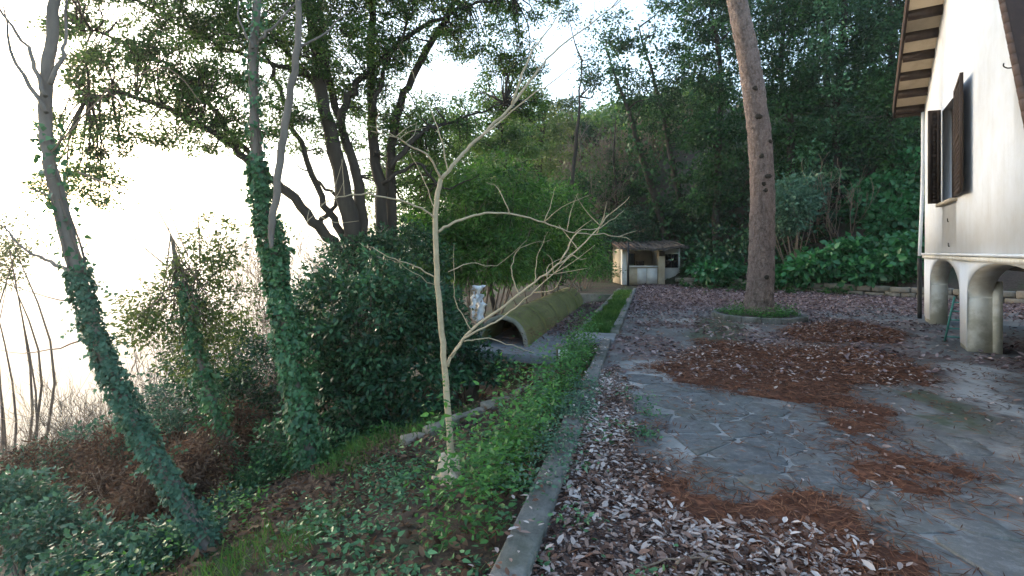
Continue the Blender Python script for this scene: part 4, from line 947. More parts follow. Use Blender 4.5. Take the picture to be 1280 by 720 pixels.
# bare sapling in the bed
rs = RS(131)
SY = 4.3; sb = at(566, 600, SY); sb[2] = terrain(sb[0], sb[1])
t = thing('bare_sapling', 'leafless pale barked sapling growing from the weedy bed', 'tree', sb)
trk = ppath([(567, 606), (562, 540), (556, 460), (549, 385), (545, 310), (545, 255), (551, 222)], SY, .05); trk[0] = sb - [0, 0, .05]
tree_part('trunk', [(trk, [.032, .028, .026, .024, .023, .022, .02])], M['bark_pale'], t, 9, .03, rs, 5, .003)
sap = [([(551, 224), (575, 196), (600, 170), (645, 125), (672, 88), (692, 66), (738, 30), (790, -10)], .019, .9), ([(551, 224), (538, 198), (512, 181), (494, 172), (464, 164)], .011, -.4), ([(545, 272), (520, 257), (470, 243), (440, 244), (400, 258), (370, 300)], .009, -.5),
       ([(548, 290), (570, 277), (600, 268), (637, 267), (680, 278), (718, 291), (755, 293), (790, 300)], .013, .8), ([(559, 458), (570, 436), (592, 411), (632, 382), (668, 352), (705, 325), (738, 297), (762, 268)], .016, .5), ([(563, 446), (585, 420), (620, 402), (650, 380), (684, 350), (715, 318)], .011, .2),
       ([(580, 427), (605, 424), (640, 432), (668, 442)], .007, .2), ([(549, 350), (520, 333), (486, 320), (450, 303)], .008, -.3), ([(640, 130), (662, 70), (690, 30), (712, 0)], .011, .6), ([(560, 215), (548, 160), (520, 100), (500, 60)], .006, .2), ([(600, 172), (650, 130), (700, 95), (742, 60)], .009, .4),
       ([(545, 268), (532, 230), (512, 190)], .006, .1), ([(637, 267), (622, 235), (608, 228)], .005, .1), ([(680, 278), (690, 250), (694, 235)], .004, .1), ([(700, 328), (722, 290), (750, 285), (780, 262)], .007, .2), ([(590, 414), (570, 380), (568, 355), (567, 305)], .005, .1), ([(650, 370), (640, 340), (650, 310), (690, 300)], .005, .2), ([(560, 340), (590, 328), (620, 332), (660, 300)], .005, .2), ([(668, 352), (672, 320), (686, 290)], .004, .1), ([(552, 352), (540, 355), (500, 330), (470, 320)], .004, -.2)]
for pp, r, dy in sap:
    tree_part('branch', [(ppath(pp, SY + .04, dy), np.linspace(r, r * .25, len(pp)))], M['bark_pale'], t, 6, 0, rs, 5, .005)
tw = []
for pp, r, dy in sap[:6]:
    P = smooth_path(ppath(pp, SY + .04, dy), np.ones(len(pp)), 4)[0]
    for k in range(5):
        q = P[rs.randint(len(P) // 2, len(P))]; d = nrm(rs.randn(3) * .6 + np.array([.4, 0, .7])); l = .15 + .3 * rs.rand()
        tw.append((np.array([q, q + d * l * .5 + rs.randn(3) * .02, q + d * l + rs.randn(3) * .04]), np.array([.0045, .003, .0015])))
for a, b in tw: link('twig', tubes('twig', [smooth_path(a, b, 3)], 4), M['bark_pale'], t)
def lump(name, c, r, seed, mat, parent, n=14, m=10, rough=.45, **kw):
    V = []; rr = RS(seed); ox = rr.rand() * 50
    for i in range(m + 1):
        ph = math.pi * i / m
        for j in range(n):
            th = 2 * math.pi * j / n; d = np.array([math.sin(ph) * math.cos(th), math.sin(ph) * math.sin(th), math.cos(ph)])
            k = 1 + rough * (2 * fbm(d[0] * 2.2 + ox + d[2], d[1] * 2.2 + 9 - d[2] * 1.3, 4) - 1); V.append(np.array(c) + d * k * np.array(r))
    Q = [(i * n + j, (i + 1) * n + j, (i + 1) * n + (j + 1) % n, i * n + (j + 1) % n) for i in range(m) for j in range(n)]
    return link(name, mesh_np(name, V, np.array(Q)), M[mat], parent, **kw)
b0 = sb
lump('torn_wrap', b0 + [-.03, -.03, .09], (.085, .07, .15), 3, 'cloth', t, 20, 14, .8); lump('torn_wrap', b0 + [.01, -.07, .0], (.09, .08, .08), 4, 'cloth', t, 18, 12, .8)
link('cut_stub', tubes('cut_stub', [smooth_path([b0 + [-.02, -.05, .02], b0 + [-.09, -.10, .05], b0 + [-.15, -.14, .08]], [.016, .015, .015], 3)], 7), M['cutwood'], t)

# pine with round bed
rs = RS(141)
pb = gpt(948, 398); PY = pb[1]
ring = thing('tree_ring', 'round mossy stone kerb encircling the pine trunk', 'kerb', (pb[0], pb[1], 0)); n = 16
for k in range(n):
    a0 = 2 * math.pi * (k + .02) / n; a1 = 2 * math.pi * (k + .98) / n; ro, ri = 1.13, .97; mb = MB(); dz = rs.randn() * .01
    c = []
    for a, r in ((a0, ri), (a0, ro), (a1, ro), (a1, ri)): c.append(np.array([pb[0] + r * math.cos(a), pb[1] + r * math.sin(a), 0]))
    mb.hexa([q + np.array([0, 0, -.05]) for q in c] + [q + np.array([0, 0, .14 + dz]) for q in c]); bevel(link('kerb_stone', mb.build('kerb_stone'), M['kerb'], ring), .02)
mb = MB(); th = np.arange(24) * 2 * math.pi / 24
V = [np.array([pb[0], pb[1], .16])] + [np.array([pb[0] + .965 * math.cos(a), pb[1] + .965 * math.sin(a), .085]) for a in th]
mb.add(V, tris=[(0, 1 + k, 1 + (k + 1) % 24) for k in range(24)]); link('soil', mb.build('soil'), M['soil'], ring)
t = thing('pine_tree', 'tall pine with flaky pinkish grey trunk rising from the courtyard', 'tree', (pb[0], pb[1], .1))
PT = ppath([(949, 400), (949, 380), (952, 320), (953, 240), (949, 170), (937, 80), (921, 0), (905, -90), (885, -220), (870, -330)], PY); PT[0, 2] = .0
PRr = [.385, .345, .31, .29, .275, .26, .235, .21, .15, .05]
tree_part('trunk', [(PT, PRr)], M['pine_bark'], t, 24, .028, rs, 14, .006)
for px, py in ((938, 115), (941, 145), (944, 148), (946, 200), (948, 232), (955, 222), (950, 236), (943, 152), (952, 225), (951, 345), (957, 180)):
    P = smooth_path(PT, PRr, 8); k = np.argmin(abs(P[0][:, 2] - at(px, py, PY)[2])); c = P[0][k]; o = at(px, py, PY); dx = np.clip((o[0] - c[0]) / P[1][k], -.8, .8)
    kp = c + np.array([dx * P[1][k], -math.sqrt(1 - dx * dx) * P[1][k], 0]); dd = nrm(kp - c)
    link('knot', tubes('knot', [(np.array([kp - dd * .05, kp + dd * .012, kp + dd * .04]), np.array([.075, .055, .025]))], 8, .2, rs), M['bark_dark'], t)
ell = [(*(PT[8] + [0, 0, 1.0]), 3.2, 3.2, 1.2), (*(PT[8] + [1.5, 1, 0]), 2.2, 2.2, .9), (*(PT[8] + [-1.8, -.5, .2]), 2.2, 2, .9)]
me, C = foliage('crown', ell, 160, 16000, .5, .22, rs, .08, droop=-.2); link('crown', me, M['pine'], t)
for c in C[::8]: link('limb', tubes('limb', [smooth_path([PT[7] + (PT[8] - PT[7]) * rs.rand(), (PT[8] + c) / 2 + [0, 0, -.2], c], [.09, .05, .02], 3)], 5), M['bark_grey'], t)
t = thing('fallen_branch', 'dry grey twigs lying on the leaves near the kerb', 'branch', gpt(850, 705))
P = [np.array([gpt(790, 716, .03), gpt(835, 700, .05), gpt(890, 700, .05), gpt(935, 716, .03)]), np.array([gpt(862, 730, .03), gpt(880, 700, .06), gpt(892, 690, .08)]), np.array([gpt(845, 705, .05), gpt(880, 690, .04), gpt(915, 694, .03)])]
link('twigs', tubes('twigs', [smooth_path(p, np.linspace(.008, .003, len(p)), 4, .006, rs) for p in P], 5), M['twig_warm'], t)

# shrubs
def shrub(name, label, ell, ncl, nl, cr, L, seed, mat, cat='shrub', W=.45, group=None, stems=14, six=False, smat='twig', **kw):
    rs = RS(seed); c = np.array(ell)[:, :3].mean(0); z = float(terrain(c[0], c[1])); base = np.array([c[0], c[1], z])
    t = thing(name, label, cat, base, group)
    me, C = foliage('foliage', ell, ncl, nl, cr, L, rs, W, six=six, **kw); link('foliage', me, M[mat], t)
    P = []
    for q in C[rs.choice(len(C), min(stems, len(C)), False)]:
        b = np.array([base[0] * .75 + q[0] * .25, base[1] * .75 + q[1] * .25, 0]); b[2] = float(terrain(b[0], b[1])) - .1
        P.append(smooth_path([b, (b + q) / 2 + rs.randn(3) * .08 * np.linalg.norm(q - b) + [0, 0, .1], q], np.array([.03, .02, .006]) * (.6 + .12 * np.linalg.norm(q - b)), 4))
    link('stems', tubes('stems', P, 5), M[smat], t); return t
E = pell
shrub('laurel_shrub', 'dense dark glossy laurel between the ivy trunk and bare sapling', [E(455, 395, 8.2, 85, 80, 1.0), E(500, 470, 8, 78, 80, .9), E(440, 480, 7.8, 60, 50, .7), E(530, 410, 8.6, 40, 60, .7), E(425, 530, 7.6, 50, 30, .5), E(560, 455, 9.2, 22, 30, .4)], 300, 23000, .17, .10, 201, 'laurel', shell=.15)
shrub('laurel_shrub', 'dark shrub crowding the dark opening under the terrace', [E(575, 440, 9.6, 26, 40, .4), E(548, 385, 11, 26, 40, .6), E(622, 462, 9.5, 22, 14, .25)], 150, 8000, .2, .10, 202, 'laurel')  # low last clump is added to darken the opening under the slab
shrub('laurel_shrub', 'dark round shrub at the foot of the oak trunks', [E(440, 340, 11, 60, 45, .9), E(500, 330, 11.5, 60, 55, 1), E(400, 390, 10.5, 45, 45, .8)], 240, 13000, .25, .10, 203, 'laurel')
shrub('bay_bush', 'fresh green bushy growth right of the oak', [E(570, 260, 15, 60, 60, 1.3), E(620, 250, 15.5, 60, 60, 1.3), E(545, 310, 14, 60, 45, 1.2), E(610, 320, 14.5, 60, 40, 1.2)], 420, 22000, .33, .17, 204, 'bright', W=.28, droop=.5)
shrub('bay_bush', 'tall green thicket behind the mossy vault', [E(680, 270, 18, 60, 50, 1.5), E(650, 310, 17, 50, 35, 1.2), E(710, 300, 19, 45, 35, 1.2), E(660, 330, 18, 60, 22, 1.0)], 330, 17000, .36, .17, 205, 'bright', W=.28, droop=.5)
shrub('bay_bush', 'low bright green bushes at the end of the channel', [E(700, 338, 23, 40, 12, .8), E(735, 330, 25, 30, 14, .8), E(750, 340, 26, 22, 8, .6)], 130, 6000, .3, .13, 206, 'herb', W=.4)
shrub('dark_bush', 'dark bush massed behind the hut roof', [E(800, 285, 31, 60, 24, 1.2), E(850, 275, 31, 50, 28, 1.2), E(760, 300, 30, 40, 25, 1.2)], 260, 12000, .45, .18, 207, 'laurel')
shrub('dark_bush', 'blue green shrub beside the pine on the earth bank', [E(985, 260, 23, 32, 30, 1), E(1000, 240, 24, 30, 25, 1)], 120, 5000, .4, .2, 208, 'bluegreen')
# broad leaved plants along the retaining wall
for k, (px, py, Y, rx, ry) in enumerate([(900, 338, 24.6, 26, 12), (1020, 335, 22, 26, 20), (1060, 325, 21.5, 36, 26), (1100, 330, 20.8, 36, 26), (1135, 320, 20.2, 26, 30), (985, 345, 23, 16, 10), (1125, 270, 22.5, 36, 34), (1090, 250, 24, 30, 30), (1140, 225, 23.5, 26, 40)]):
    lab = ['low dark green plant at the wall between hut and pine', 'leafy broad leaved clump next to the pine', 'widest broad leaved clump overhanging the retaining wall', 'bluish broad leaved clump spilling over the retaining wall', 'broad leaved clump against the black down pipe', 'small bright leafy clump at the right foot of the pine', 'upper broad leaved clump on the bank by the house corner', 'ivy like clump climbing the earth bank', 'high leafy clump close to the house wall'][k]
    shrub('broad_leaved_plant', lab, [E(px, py, Y, rx, ry, .9), E(px - rx * .5, py + ry * .3, Y - .3, rx * .6, ry * .6, .6)], 70, 2300, .3, .26, 220 + k, 'fig', W=.75, group='broad leaved plants along the bank', six=True, up=.5, stems=8, droop=.5)

# wood on the bank: ivy hung evergreens
def wood_tree(label, px, Y, lean, h, crowns, seed, nl=17000, L=.19, mat='wood', r=.22, name='evergreen_tree', cr=.6, bark='bark_dark', trunk_ivy=0, group=None, W=.5):
    rs = RS(seed); x = (px - 640) / F_PX * Y; z = float(terrain(x, Y)); b = np.array([x, Y, z - .2]); t = thing(name, label, 'tree', (x, Y, z), group)
    top = b + np.array([lean * h, 0, h]); P = np.array([b, b + (top - b) * .33 + rs.randn(3) * .15, b + (top - b) * .66 + rs.randn(3) * .25, top])
    tree_part('trunk', [(P, [r, r * .8, r * .55, r * .15])], M[bark], t, 8, .04, rs, 5, .03)
    ell = [E(*c) for c in crowns]; me, C = foliage('crown', ell, max(50, nl // 95), nl, cr * .85, L, rs, W, shell=.6, droop=.5); link('crown', me, M[mat], t)
    Ps, rr = smooth_path(P, [r, r * .8, r * .55, r * .15], 6); br = []
    for c in C[::12]:
        k = rs.randint(len(Ps) // 4, len(Ps)); q = Ps[min(range(len(Ps)), key=lambda i: abs(Ps[i][2] - (c[2] - .8)))]
        br.append(smooth_path([q, (q + c) / 2 + rs.randn(3) * .2, c], [.06, .035, .012], 3))
    for q in br: link('limb', tubes('limb', [q], 5), M[bark], t)
    if trunk_ivy: ivy_on(t, P[:4], [r, r * .8, r * .55, r * .15], trunk_ivy, .2, rs, 'wood', thick=.35)
    return t
wood_tree('dark evergreen hung with foliage left of the pine trunk', 895, 27.5, -.03, 14, [(890, 60, 27, 45, 80, 1.6), (900, 170, 27, 40, 60, 1.5), (880, 240, 27.5, 40, 35, 1.3), (885, 0, 28, 35, 60, 1.4)], 301, 18000)
wood_tree('dark evergreen directly right of the pine trunk', 985, 26, .02, 14, [(985, 60, 26, 40, 80, 1.6), (990, 150, 26, 40, 60, 1.4), (1000, -20, 26, 60, 50, 1.6), (970, 210, 26.5, 25, 40, 1)], 302, 17000, mat='wood')
wood_tree('blue green evergreen with sweeping boughs on the bank', 1050, 25.5, 0, 14, [(1040, 130, 25.5, 40, 60, 1.5), (1055, 50, 25, 50, 60, 1.6), (1025, 200, 25, 32, 30, 1.1), (1060, -30, 26, 60, 50, 1.6)], 303, 17000, mat='ivy')
wood_tree('tall dark evergreen behind the house eaves', 1110, 24.5, -.02, 13, [(1105, 60, 24.5, 45, 70, 1.5), (1100, 150, 24, 40, 50, 1.4), (1115, 220, 24, 40, 36, 1.2), (1120, -30, 25, 60, 50, 1.6)], 304, 17000)
wood_tree('deep green evergreen filling the gap behind the pine', 940, 31, 0, 15, [(940, 80, 31, 60, 90, 1.8), (930, 190, 31, 60, 60, 1.6), (950, -20, 31, 70, 50, 1.8), (945, 250, 30, 50, 30, 1.2)], 305, 17000, mat='laurel', L=.2)
wood_tree('shadowed evergreen deep in the wood on the bank', 1030, 31, 0, 15, [(1030, 60, 31, 60, 90, 1.8), (1020, 190, 30, 60, 70, 1.6), (1070, 200, 29, 60, 60, 1.6), (1040, -30, 31, 80, 50, 1.8)], 306, 17000, mat='laurel', L=.2)
wood_tree('dark evergreen behind the house corner', 1150, 26, 0, 14, [(1150, 100, 26, 45, 110, 1.6), (1150, 220, 25, 40, 60, 1.5), (1180, 0, 26, 70, 70, 1.6)], 307, 12000)
wood_tree('ivy draped tree leaning left behind the hut', 838, 30, -.32, 11, [(785, 70, 30, 20, 36, .9), (772, 40, 30, 18, 26, .8), (812, 130, 30, 22, 36, .9), (790, 110, 30, 16, 26, .8)], 308, 4200, r=.25, trunk_ivy=1500, name='ivy_tree')
wood_tree('second ivy draped tree leaning left above the hut', 858, 31, -.24, 12, [(842, 90, 31, 14, 50, .8), (825, 20, 31, 14, 36, .8), (852, 150, 31, 14, 36, .8)], 309, 4000, r=.22, trunk_ivy=1300, name='ivy_tree')
wood_tree('tall evergreen with hanging foliage left of the sky gap', 700, 27, .1, 12, [(738, 70, 27, 16, 50, .8), (748, 110, 27, 18, 30, .8), (700, 10, 27, 24, 20, .9)], 310, 2600, r=.16, L=.15)
wood_tree('sparse evergreen on the rise behind the green thicket', 620, 22, .02, 9, [(625, 190, 22, 40, 36, 1.2), (600, 150, 22, 40, 40, 1.2), (650, 170, 22, 30, 40, 1)], 311, 8000, mat='oak', L=.13, r=.12, cr=.45)
wood_tree('olive toned tree on the hill crest beside the sky', 672, 30, .04, 9, [(680, 190, 30, 40, 34, 1.2), (660, 140, 30, 28, 34, 1), (700, 150, 30, 22, 26, 1)], 312, 6500, mat='golden', L=.16, r=.12, cr=.5)
wood_tree('dark tree behind the oak trunks', 530, 19, 0, 8, [(530, 180, 19, 50, 60, 1.2), (490, 250, 18, 40, 50, 1.1), (560, 230, 19, 40, 40, 1)], 313, 9000, mat='oak', L=.13, r=.12, cr=.45)
wood_tree('dark low tree on the hillside above the hut', 770, 34, 0, 8, [(760, 250, 34, 50, 40, 1.5), (720, 250, 33, 40, 40, 1.5), (790, 220, 36, 40, 40, 1.5)], 314, 7500, mat='wood', L=.2, r=.12)

wood_tree('leafy tree on the hill crest right of the bare sapling', 655, 42, .0, 9, [(655, 130, 42, 34, 36, 1.6), (640, 165, 42, 34, 30, 1.5), (675, 160, 42, 26, 30, 1.4)], 315, 7000, mat='oak', L=.22, r=.14)
wood_tree('slender dark tree on the hill crest below the sky gap', 715, 46, .0, 9, [(712, 150, 46, 22, 36, 1.5), (728, 175, 46, 24, 26, 1.4)], 316, 5000, mat='wood', L=.24, r=.14)
wood_tree('rounded oak on the hillside between oak trunks and thicket', 575, 30, .0, 8, [(575, 185, 30, 40, 40, 1.5), (600, 215, 30, 34, 30, 1.4), (545, 220, 30, 30, 30, 1.3)], 317, 7500, mat='oak', L=.17, r=.13)
wood_tree('bushy dark tree on the hill straight above the hut', 785, 44, .0, 8, [(780, 170, 44, 26, 36, 1.6), (800, 195, 43, 26, 26, 1.5)], 318, 5500, mat='wood', L=.24, r=.14)
# bare grey scrub
def bare(label, px, Y, n, h, seed, mat='twig', name='bare_bush', depth=3, r=.02, spread=.55, up=.4, rmin=.004, lean=(0, 0)):
    rs = RS(seed); x = (px - 640) / F_PX * Y; z = float(terrain(x, Y)); t = thing(name, label, 'bush', (x, Y, z)); out = []
    for k in range(n):
        b = np.array([x + rs.randn() * h * .12, Y + rs.randn() * h * .12, 0]); b[2] = float(terrain(b[0], b[1])) - .05
        branch_rec(b, nrm(np.array([rs.randn() * .35 + lean[0], rs.randn() * .35, 1.0 + lean[1]])), h * (.45 + .2 * rs.rand()), r, depth, rs, out, up, spread, 4, (3, 5), rmin)
    link('branches', tubes('branches', out, 4), M[mat], t); return t
bare('grey leafless thicket on the hillside above the hut', 745, 36, 9, 7, 401, r=.05, rmin=.012)
bare('leafless grey bush left of the ivy draped trees', 705, 33, 7, 6, 402, r=.045, rmin=.011)
bare('pale leafless bush between the two ivy draped trunks', 800, 38, 8, 7, 403, 'twig_warm', r=.05, rmin=.012)
bare('upright bundle of pale dry shoots on the earth bank', 1045, 23.6, 10, 3.8, 404, 'twig_warm', r=.02, spread=.2, up=.8, rmin=.008, depth=2)
bare('brown leafless scrub beyond the leaning ivy trunk', 135, 14, 7, 3.6, 405, 'twig_warm', r=.02, rmin=.004)
bare('thin leafless bush on the slope below the slim ivied stem', 190, 11, 6, 3.0, 406, 'twig_warm', r=.018, rmin=.003)
bare('spindly leafless bush in the open valley edge', 40, 12, 5, 3.2, 407, 'twig_warm', r=.012, rmin=.003, depth=4)
bare('pale dry scrub tangled at the rim of the valley', 95, 15, 9, 4.2, 411, 'twig_warm', r=.022, rmin=.005, depth=3)
bare('straw coloured leafless bush low on the valley rim', 165, 13, 7, 3.4, 412, 'cutwood', r=.016, rmin=.004)
bare('thin leafless whips left of the valley scrub', 15, 14, 8, 4.4, 413, 'twig_warm', r=.02, rmin=.005)
bare('wiry leafless growth behind the leaning trunk', 210, 12, 7, 3.6, 414, 'twig', r=.016, rmin=.004)
bare('tall fine leafless saplings rising from the slope below the yellow green crown', 250, 15, 9, 6.5, 415, 'twig_warm', r=.03, rmin=.005)
bare('dense straw brown thicket on the open slope', 70, 13.5, 12, 4.6, 416, 'twig_warm', r=.016, rmin=.004, depth=3)
bare('grey brown thicket beside the straw brown one', 130, 12.5, 12, 4.0, 417, 'twig', r=.016, rmin=.004, depth=3)
bare('fine pinkish leafless tree past the ivy wrapped trunk', 375, 22, 8, 9.5, 418, 'twig_warm', r=.045, rmin=.007, depth=4)
bare('reddish leafless bush seen between oak limb and ivy trunk', 385, 18, 8, 5.5, 408, 'twig_warm', r=.03, rmin=.006)
bare('tangle of brown stems under the ivy wrapped trunk', 345, 8.5, 7, 2.0, 409, 'twig', r=.014, rmin=.003, spread=.9, up=.1)
bare('bent dry canes arching over the dead bracken', 175, 6.6, 4, 1.5, 410, 'twig_warm', r=.012, rmin=.003, spread=.8, up=0, lean=(.4, -.4))

# slope undergrowth, left
shrub('dead_fern', 'brown withered bracken heap beside the leaning ivy trunk', [E(215, 600, 5.9, 50, 36, .4), E(180, 640, 5.4, 40, 36, .4), E(250, 575, 6.4, 45, 32, .4)], 150, 6500, .13, .075, 231, 'brown', W=.28, six=True, droop=.6)
shrub('dead_fern', 'russet dry leaves hanging under the slim ivied stem', [E(285, 545, 7.6, 34, 45, .35), E(320, 590, 7.2, 26, 36, .3)], 90, 3600, .13, .08, 232, 'brown', W=.35, droop=.9)
shrub('dead_fern', 'brown dry brush on the slope under the bare scrub', [E(110, 610, 7.5, 50, 30, .5), E(60, 570, 9, 60, 24, .6), E(150, 560, 8.8, 50, 28, .5)], 120, 4500, .16, .08, 233, 'brown', W=.35)
shrub('bramble', 'blue green bramble spreading left of the leaning ivy trunk', [E(50, 660, 5.3, 60, 30, .4), E(110, 690, 4.7, 60, 26, .35), E(20, 620, 6, 50, 26, .4)], 150, 6000, .12, .06, 234, 'bluegreen', six=True, W=.6)
shrub('bramble', 'low bramble at the root of the leaning ivy trunk', [E(225, 680, 4.6, 50, 26, .35), E(185, 700, 4.4, 45, 22, .3), E(290, 640, 5.6, 36, 20, .3)], 120, 5000, .11, .055, 235, 'bluegreen', six=True, W=.6)
shrub('bramble', 'green bramble around the foot of the ivy wrapped trunk', [E(355, 560, 7, 40, 36, .35), E(410, 570, 6.8, 40, 26, .35), E(330, 600, 6.6, 30, 24, .3)], 130, 5200, .12, .06, 236, 'ivy', six=True, W=.6)
shrub('bramble', 'grey green brush on the misty slope beyond the trunk', [E(90, 560, 10, 50, 26, .6), E(170, 540, 10.5, 50, 26, .6), E(230, 500, 10.5, 50, 36, .7), E(30, 590, 9, 40, 24, .6)], 160, 6000, .2, .085, 237, 'bluegreen')
shrub('bramble', 'dark undergrowth behind the slim ivied stem', [E(270, 450, 10, 60, 50, .8), E(330, 470, 9.5, 50, 50, .7), E(300, 520, 9, 50, 36, .6)], 200, 8500, .22, .09, 238, 'laurel')
shrub('valley_tree', 'sunlit olive tree canopy poking up at the valley edge', [E(5, 300, 17, 40, 34, 1.2), E(-20, 330, 17, 50, 30, 1.2)], 90, 4500, .35, .11, 239, 'golden', cat='tree')
shrub('fern', 'yellow green fern tuft in the shade under the laurel', [E(482, 552, 6.9, 12, 26, .12)], 30, 1100, .08, .055, 240, 'herb', W=.4, cat='fern', stems=4)

# bed plants and grass
def herbs(name, label, poly_uv, dens, h, L, seed, mat='herb', thr=.4, zf=None, W=.6):
    rs = RS(seed); (u0, u1), (v0, v1) = poly_uv; N = int(dens * (u1 - u0) * (v1 - v0)); u = u0 + (u1 - u0) * rs.rand(N); v = v0 + (v1 - v0) * rs.rand(N)
    x = C0[0] + u * CU[0] + v * CV[0]; y = u * CU[1] + v * CV[1]; f = fbm(x * 1.7 + seed, y * 1.7); k = (f > thr) & (np.hypot(x + .50, y - 4.22) > .34); x, y, f = x[k], y[k], f[k]
    z = terrain(x, y) if zf is None else zf(x, y); n = len(x); per = 16; i = np.repeat(np.arange(n), per); hh = h * (.3 + 1.6 * sstep(.3, .75, fbm(x * 3.1 + 11, y * 3.1)) + .5 * np.clip(f - thr, 0, 1)) * (.6 + .8 * rs.rand(n))
    fr = rs.rand(n * per) ** .7; sp = .07 * (.4 + fr)
    P = np.c_[x[i] + rs.randn(n * per) * sp, y[i] + rs.randn(n * per) * sp, z[i] + hh[i] * fr]
    D = nrm(rs.randn(n * per, 3) * np.array([1, 1, .35]) + np.array([0, 0, .1])); Nn = nrm(rs.randn(n * per, 3) * .5 + np.array([0, 0, 1.0])); Ls = L * (.5 + .9 * rs.rand(n * per))
    rnd = np.clip(.45 * rs.rand(n * per) + .3 * rs.rand(n)[i] + .3 * fr, 0, 1)
    link(name, leaf_mesh(name, P, D, Nn, Ls, Ls * W, rnd, six=True, fold=.1, w1=.42, w2=.3, curl=-.15), M[mat], kind='stuff', label=label, cat='weeds')
herbs('bed_weeds', 'bright green weeds filling the bed behind the long kerb', ((3.0, 9.3), (.2, .66)), 240, .36, .045, 501, thr=.38)
herbs('bed_weeds_low', 'dark low creeping weeds among leaf litter below the sapling', ((1.8, 5.2), (.15, 2.0)), 80, .12, .042, 502, 'ivy', thr=.47)
herbs('kerb_weeds', 'small green weeds rooted along the foot of the kerb', ((2.2, 6.5), (-.75, .22)), 50, .07, .038, 503, 'ivy', thr=.55, zf=lambda x, y: 0 * x + .01)
herbs('bed_nettles', 'taller blue green nettles standing among the bright bed weeds', ((4.6, 8.4), (.16, .66)), 40, .34, .05, 509, 'ivy', thr=.5)
herbs('kerb_creeper', 'creeping bluish weeds growing over the top of the kerb', ((3.3, 6.4), (-.13, .2)), 150, .10, .036, 507, 'bluegreen', thr=.42, zf=lambda x, y: 0 * x + .085)
herbs('planter_weeds', 'leafy weeds mixed into the planter grass', ((11, 23), (.15, .62)), 50, .1, .05, 508, 'herb', thr=.56, zf=lambda x, y: 0 * x - .02)
herbs('slope_weeds', 'green weeds growing on the bank between the trunks', ((2.0, 6.5), (2.6, 5.5)), 45, .18, .045, 504, 'herb', thr=.55)
herbs('bank_ivy', 'ivy carpet creeping up the earth bank', ((23, 34), (-18, -2)), 22, .3, .16, 505, 'wood', thr=.53)
herbs('ring_weeds', 'bright weeds inside the round tree kerb', ((pb[1] * .9642 + (pb[0] + .76) * .2652 - .9, pb[1] * .9642 + (pb[0] + .76) * .2652 + .9), (-(pb[0] + .76) * .9642 + pb[1] * .2652 - .9, -(pb[0] + .76) * .9642 + pb[1] * .2652 + .9)), 90, .11, .05, 506, 'herb', thr=.0, zf=lambda x, y: 0 * x + np.where(np.hypot(x - pb[0], y - pb[1]) < .93, .1, -.5))
def grass(name, label, u, v, zf, h, seed, wid=.006):
    rs = RS(seed); x = C0[0] + u * CU[0] + v * CV[0]; y = u * CU[1] + v * CV[1]; n = len(x)
    D = nrm(np.c_[rs.randn(n, 2) * .45, np.ones(n)]); N = nrm(np.c_[rs.randn(n, 2), np.zeros(n) + .2]); Ls = h * (.4 + .7 * rs.rand(n)) * (.35 + 1.5 * sstep(.3, .7, fbm(x * 2.1 + 5, y * 2.1)))
    link(name, leaf_mesh(name, np.c_[x, y, zf(x, y) + np.zeros(n)], D, N, Ls, wid * (1 + .05 * y), np.clip(.6 * rs.rand(n) + .7 * (fbm(x * 1.3, y * 1.3 + 7) - .3), 0, 1), fold=0, curl=.3), M['grass'], kind='stuff', label=label, cat='grass')
rs = RS(60); n = 26000
grass('planter_grass', 'green grass filling the long concrete planter', 10.9 + 12.6 * rs.rand(n), .12 + .54 * rs.rand(n), lambda x, y: -.02, .13, 61, .012)
mb = MB(); c = [xyz(10.83, .115, -.02), xyz(23.6, .115, -.02), xyz(23.6, .66, -.02), xyz(10.83, .66, -.02)]; mb.hexa([p - np.array([0, 0, .4]) for p in c] + c); link('planter_soil', mb.build('planter_soil'), M['soil'], kind='structure')
n = 14000; u = 2 + 6 * rs.rand(n); v = 1.5 + 3.2 * rs.rand(n); X_ = C0[0] + u * CU[0] + v * CV[0]; Y_ = u * CU[1] + v * CV[1]; k = fbm(X_ * 1.1 + 8, Y_ * 1.1) > .52
grass('bank_grass', 'tufts of fresh grass on the shaded bank', u[k], v[k], lambda x, y: terrain(x, y), .14, 62, .006)

# loose bits: dead leaves caught in the weeds, stones, bright gap between shrubs
rs = RS(70)
for k, (px, py, z, lab) in enumerate([(529, 632, -.3, 'curled tan dead leaf on the litter below the sapling'), (537, 642, -.3, 'pale folded dead leaf beside the curled tan one'), (626, 580, -.05, 'pinkish crumpled leaf lying on the bright weeds'), (466, 688, -.35, 'small white scrap among the low dark weeds'), (683, 494, .0, 'cream coloured scrap at the top of the weeds')]):
    p = gpt(px, py, z); P = np.array([p, p + [.01, 0, .01]]); a = rs.rand() * 6
    me = leaf_mesh('dead_leaf', P, np.array([[math.cos(a), math.sin(a), .4], [math.cos(a + 1.3), math.sin(a + 1.3), .5]]), rs.randn(2, 3) * .5 + [0, -.6, 1], .10, .07, np.array([.7, .95]), six=True, fold=.3, curl=.3)
    link('dead_leaf', me, M['litter'], label=lab, cat='leaf', group='dead leaves caught in the weeds', origin=p)
p = gpt(348, 685, -.75); lump('stone', p, (.055, .045, .035), 5, 'oldstone', None, label='small pale stone on the dark soil below the bank', cat='stone')
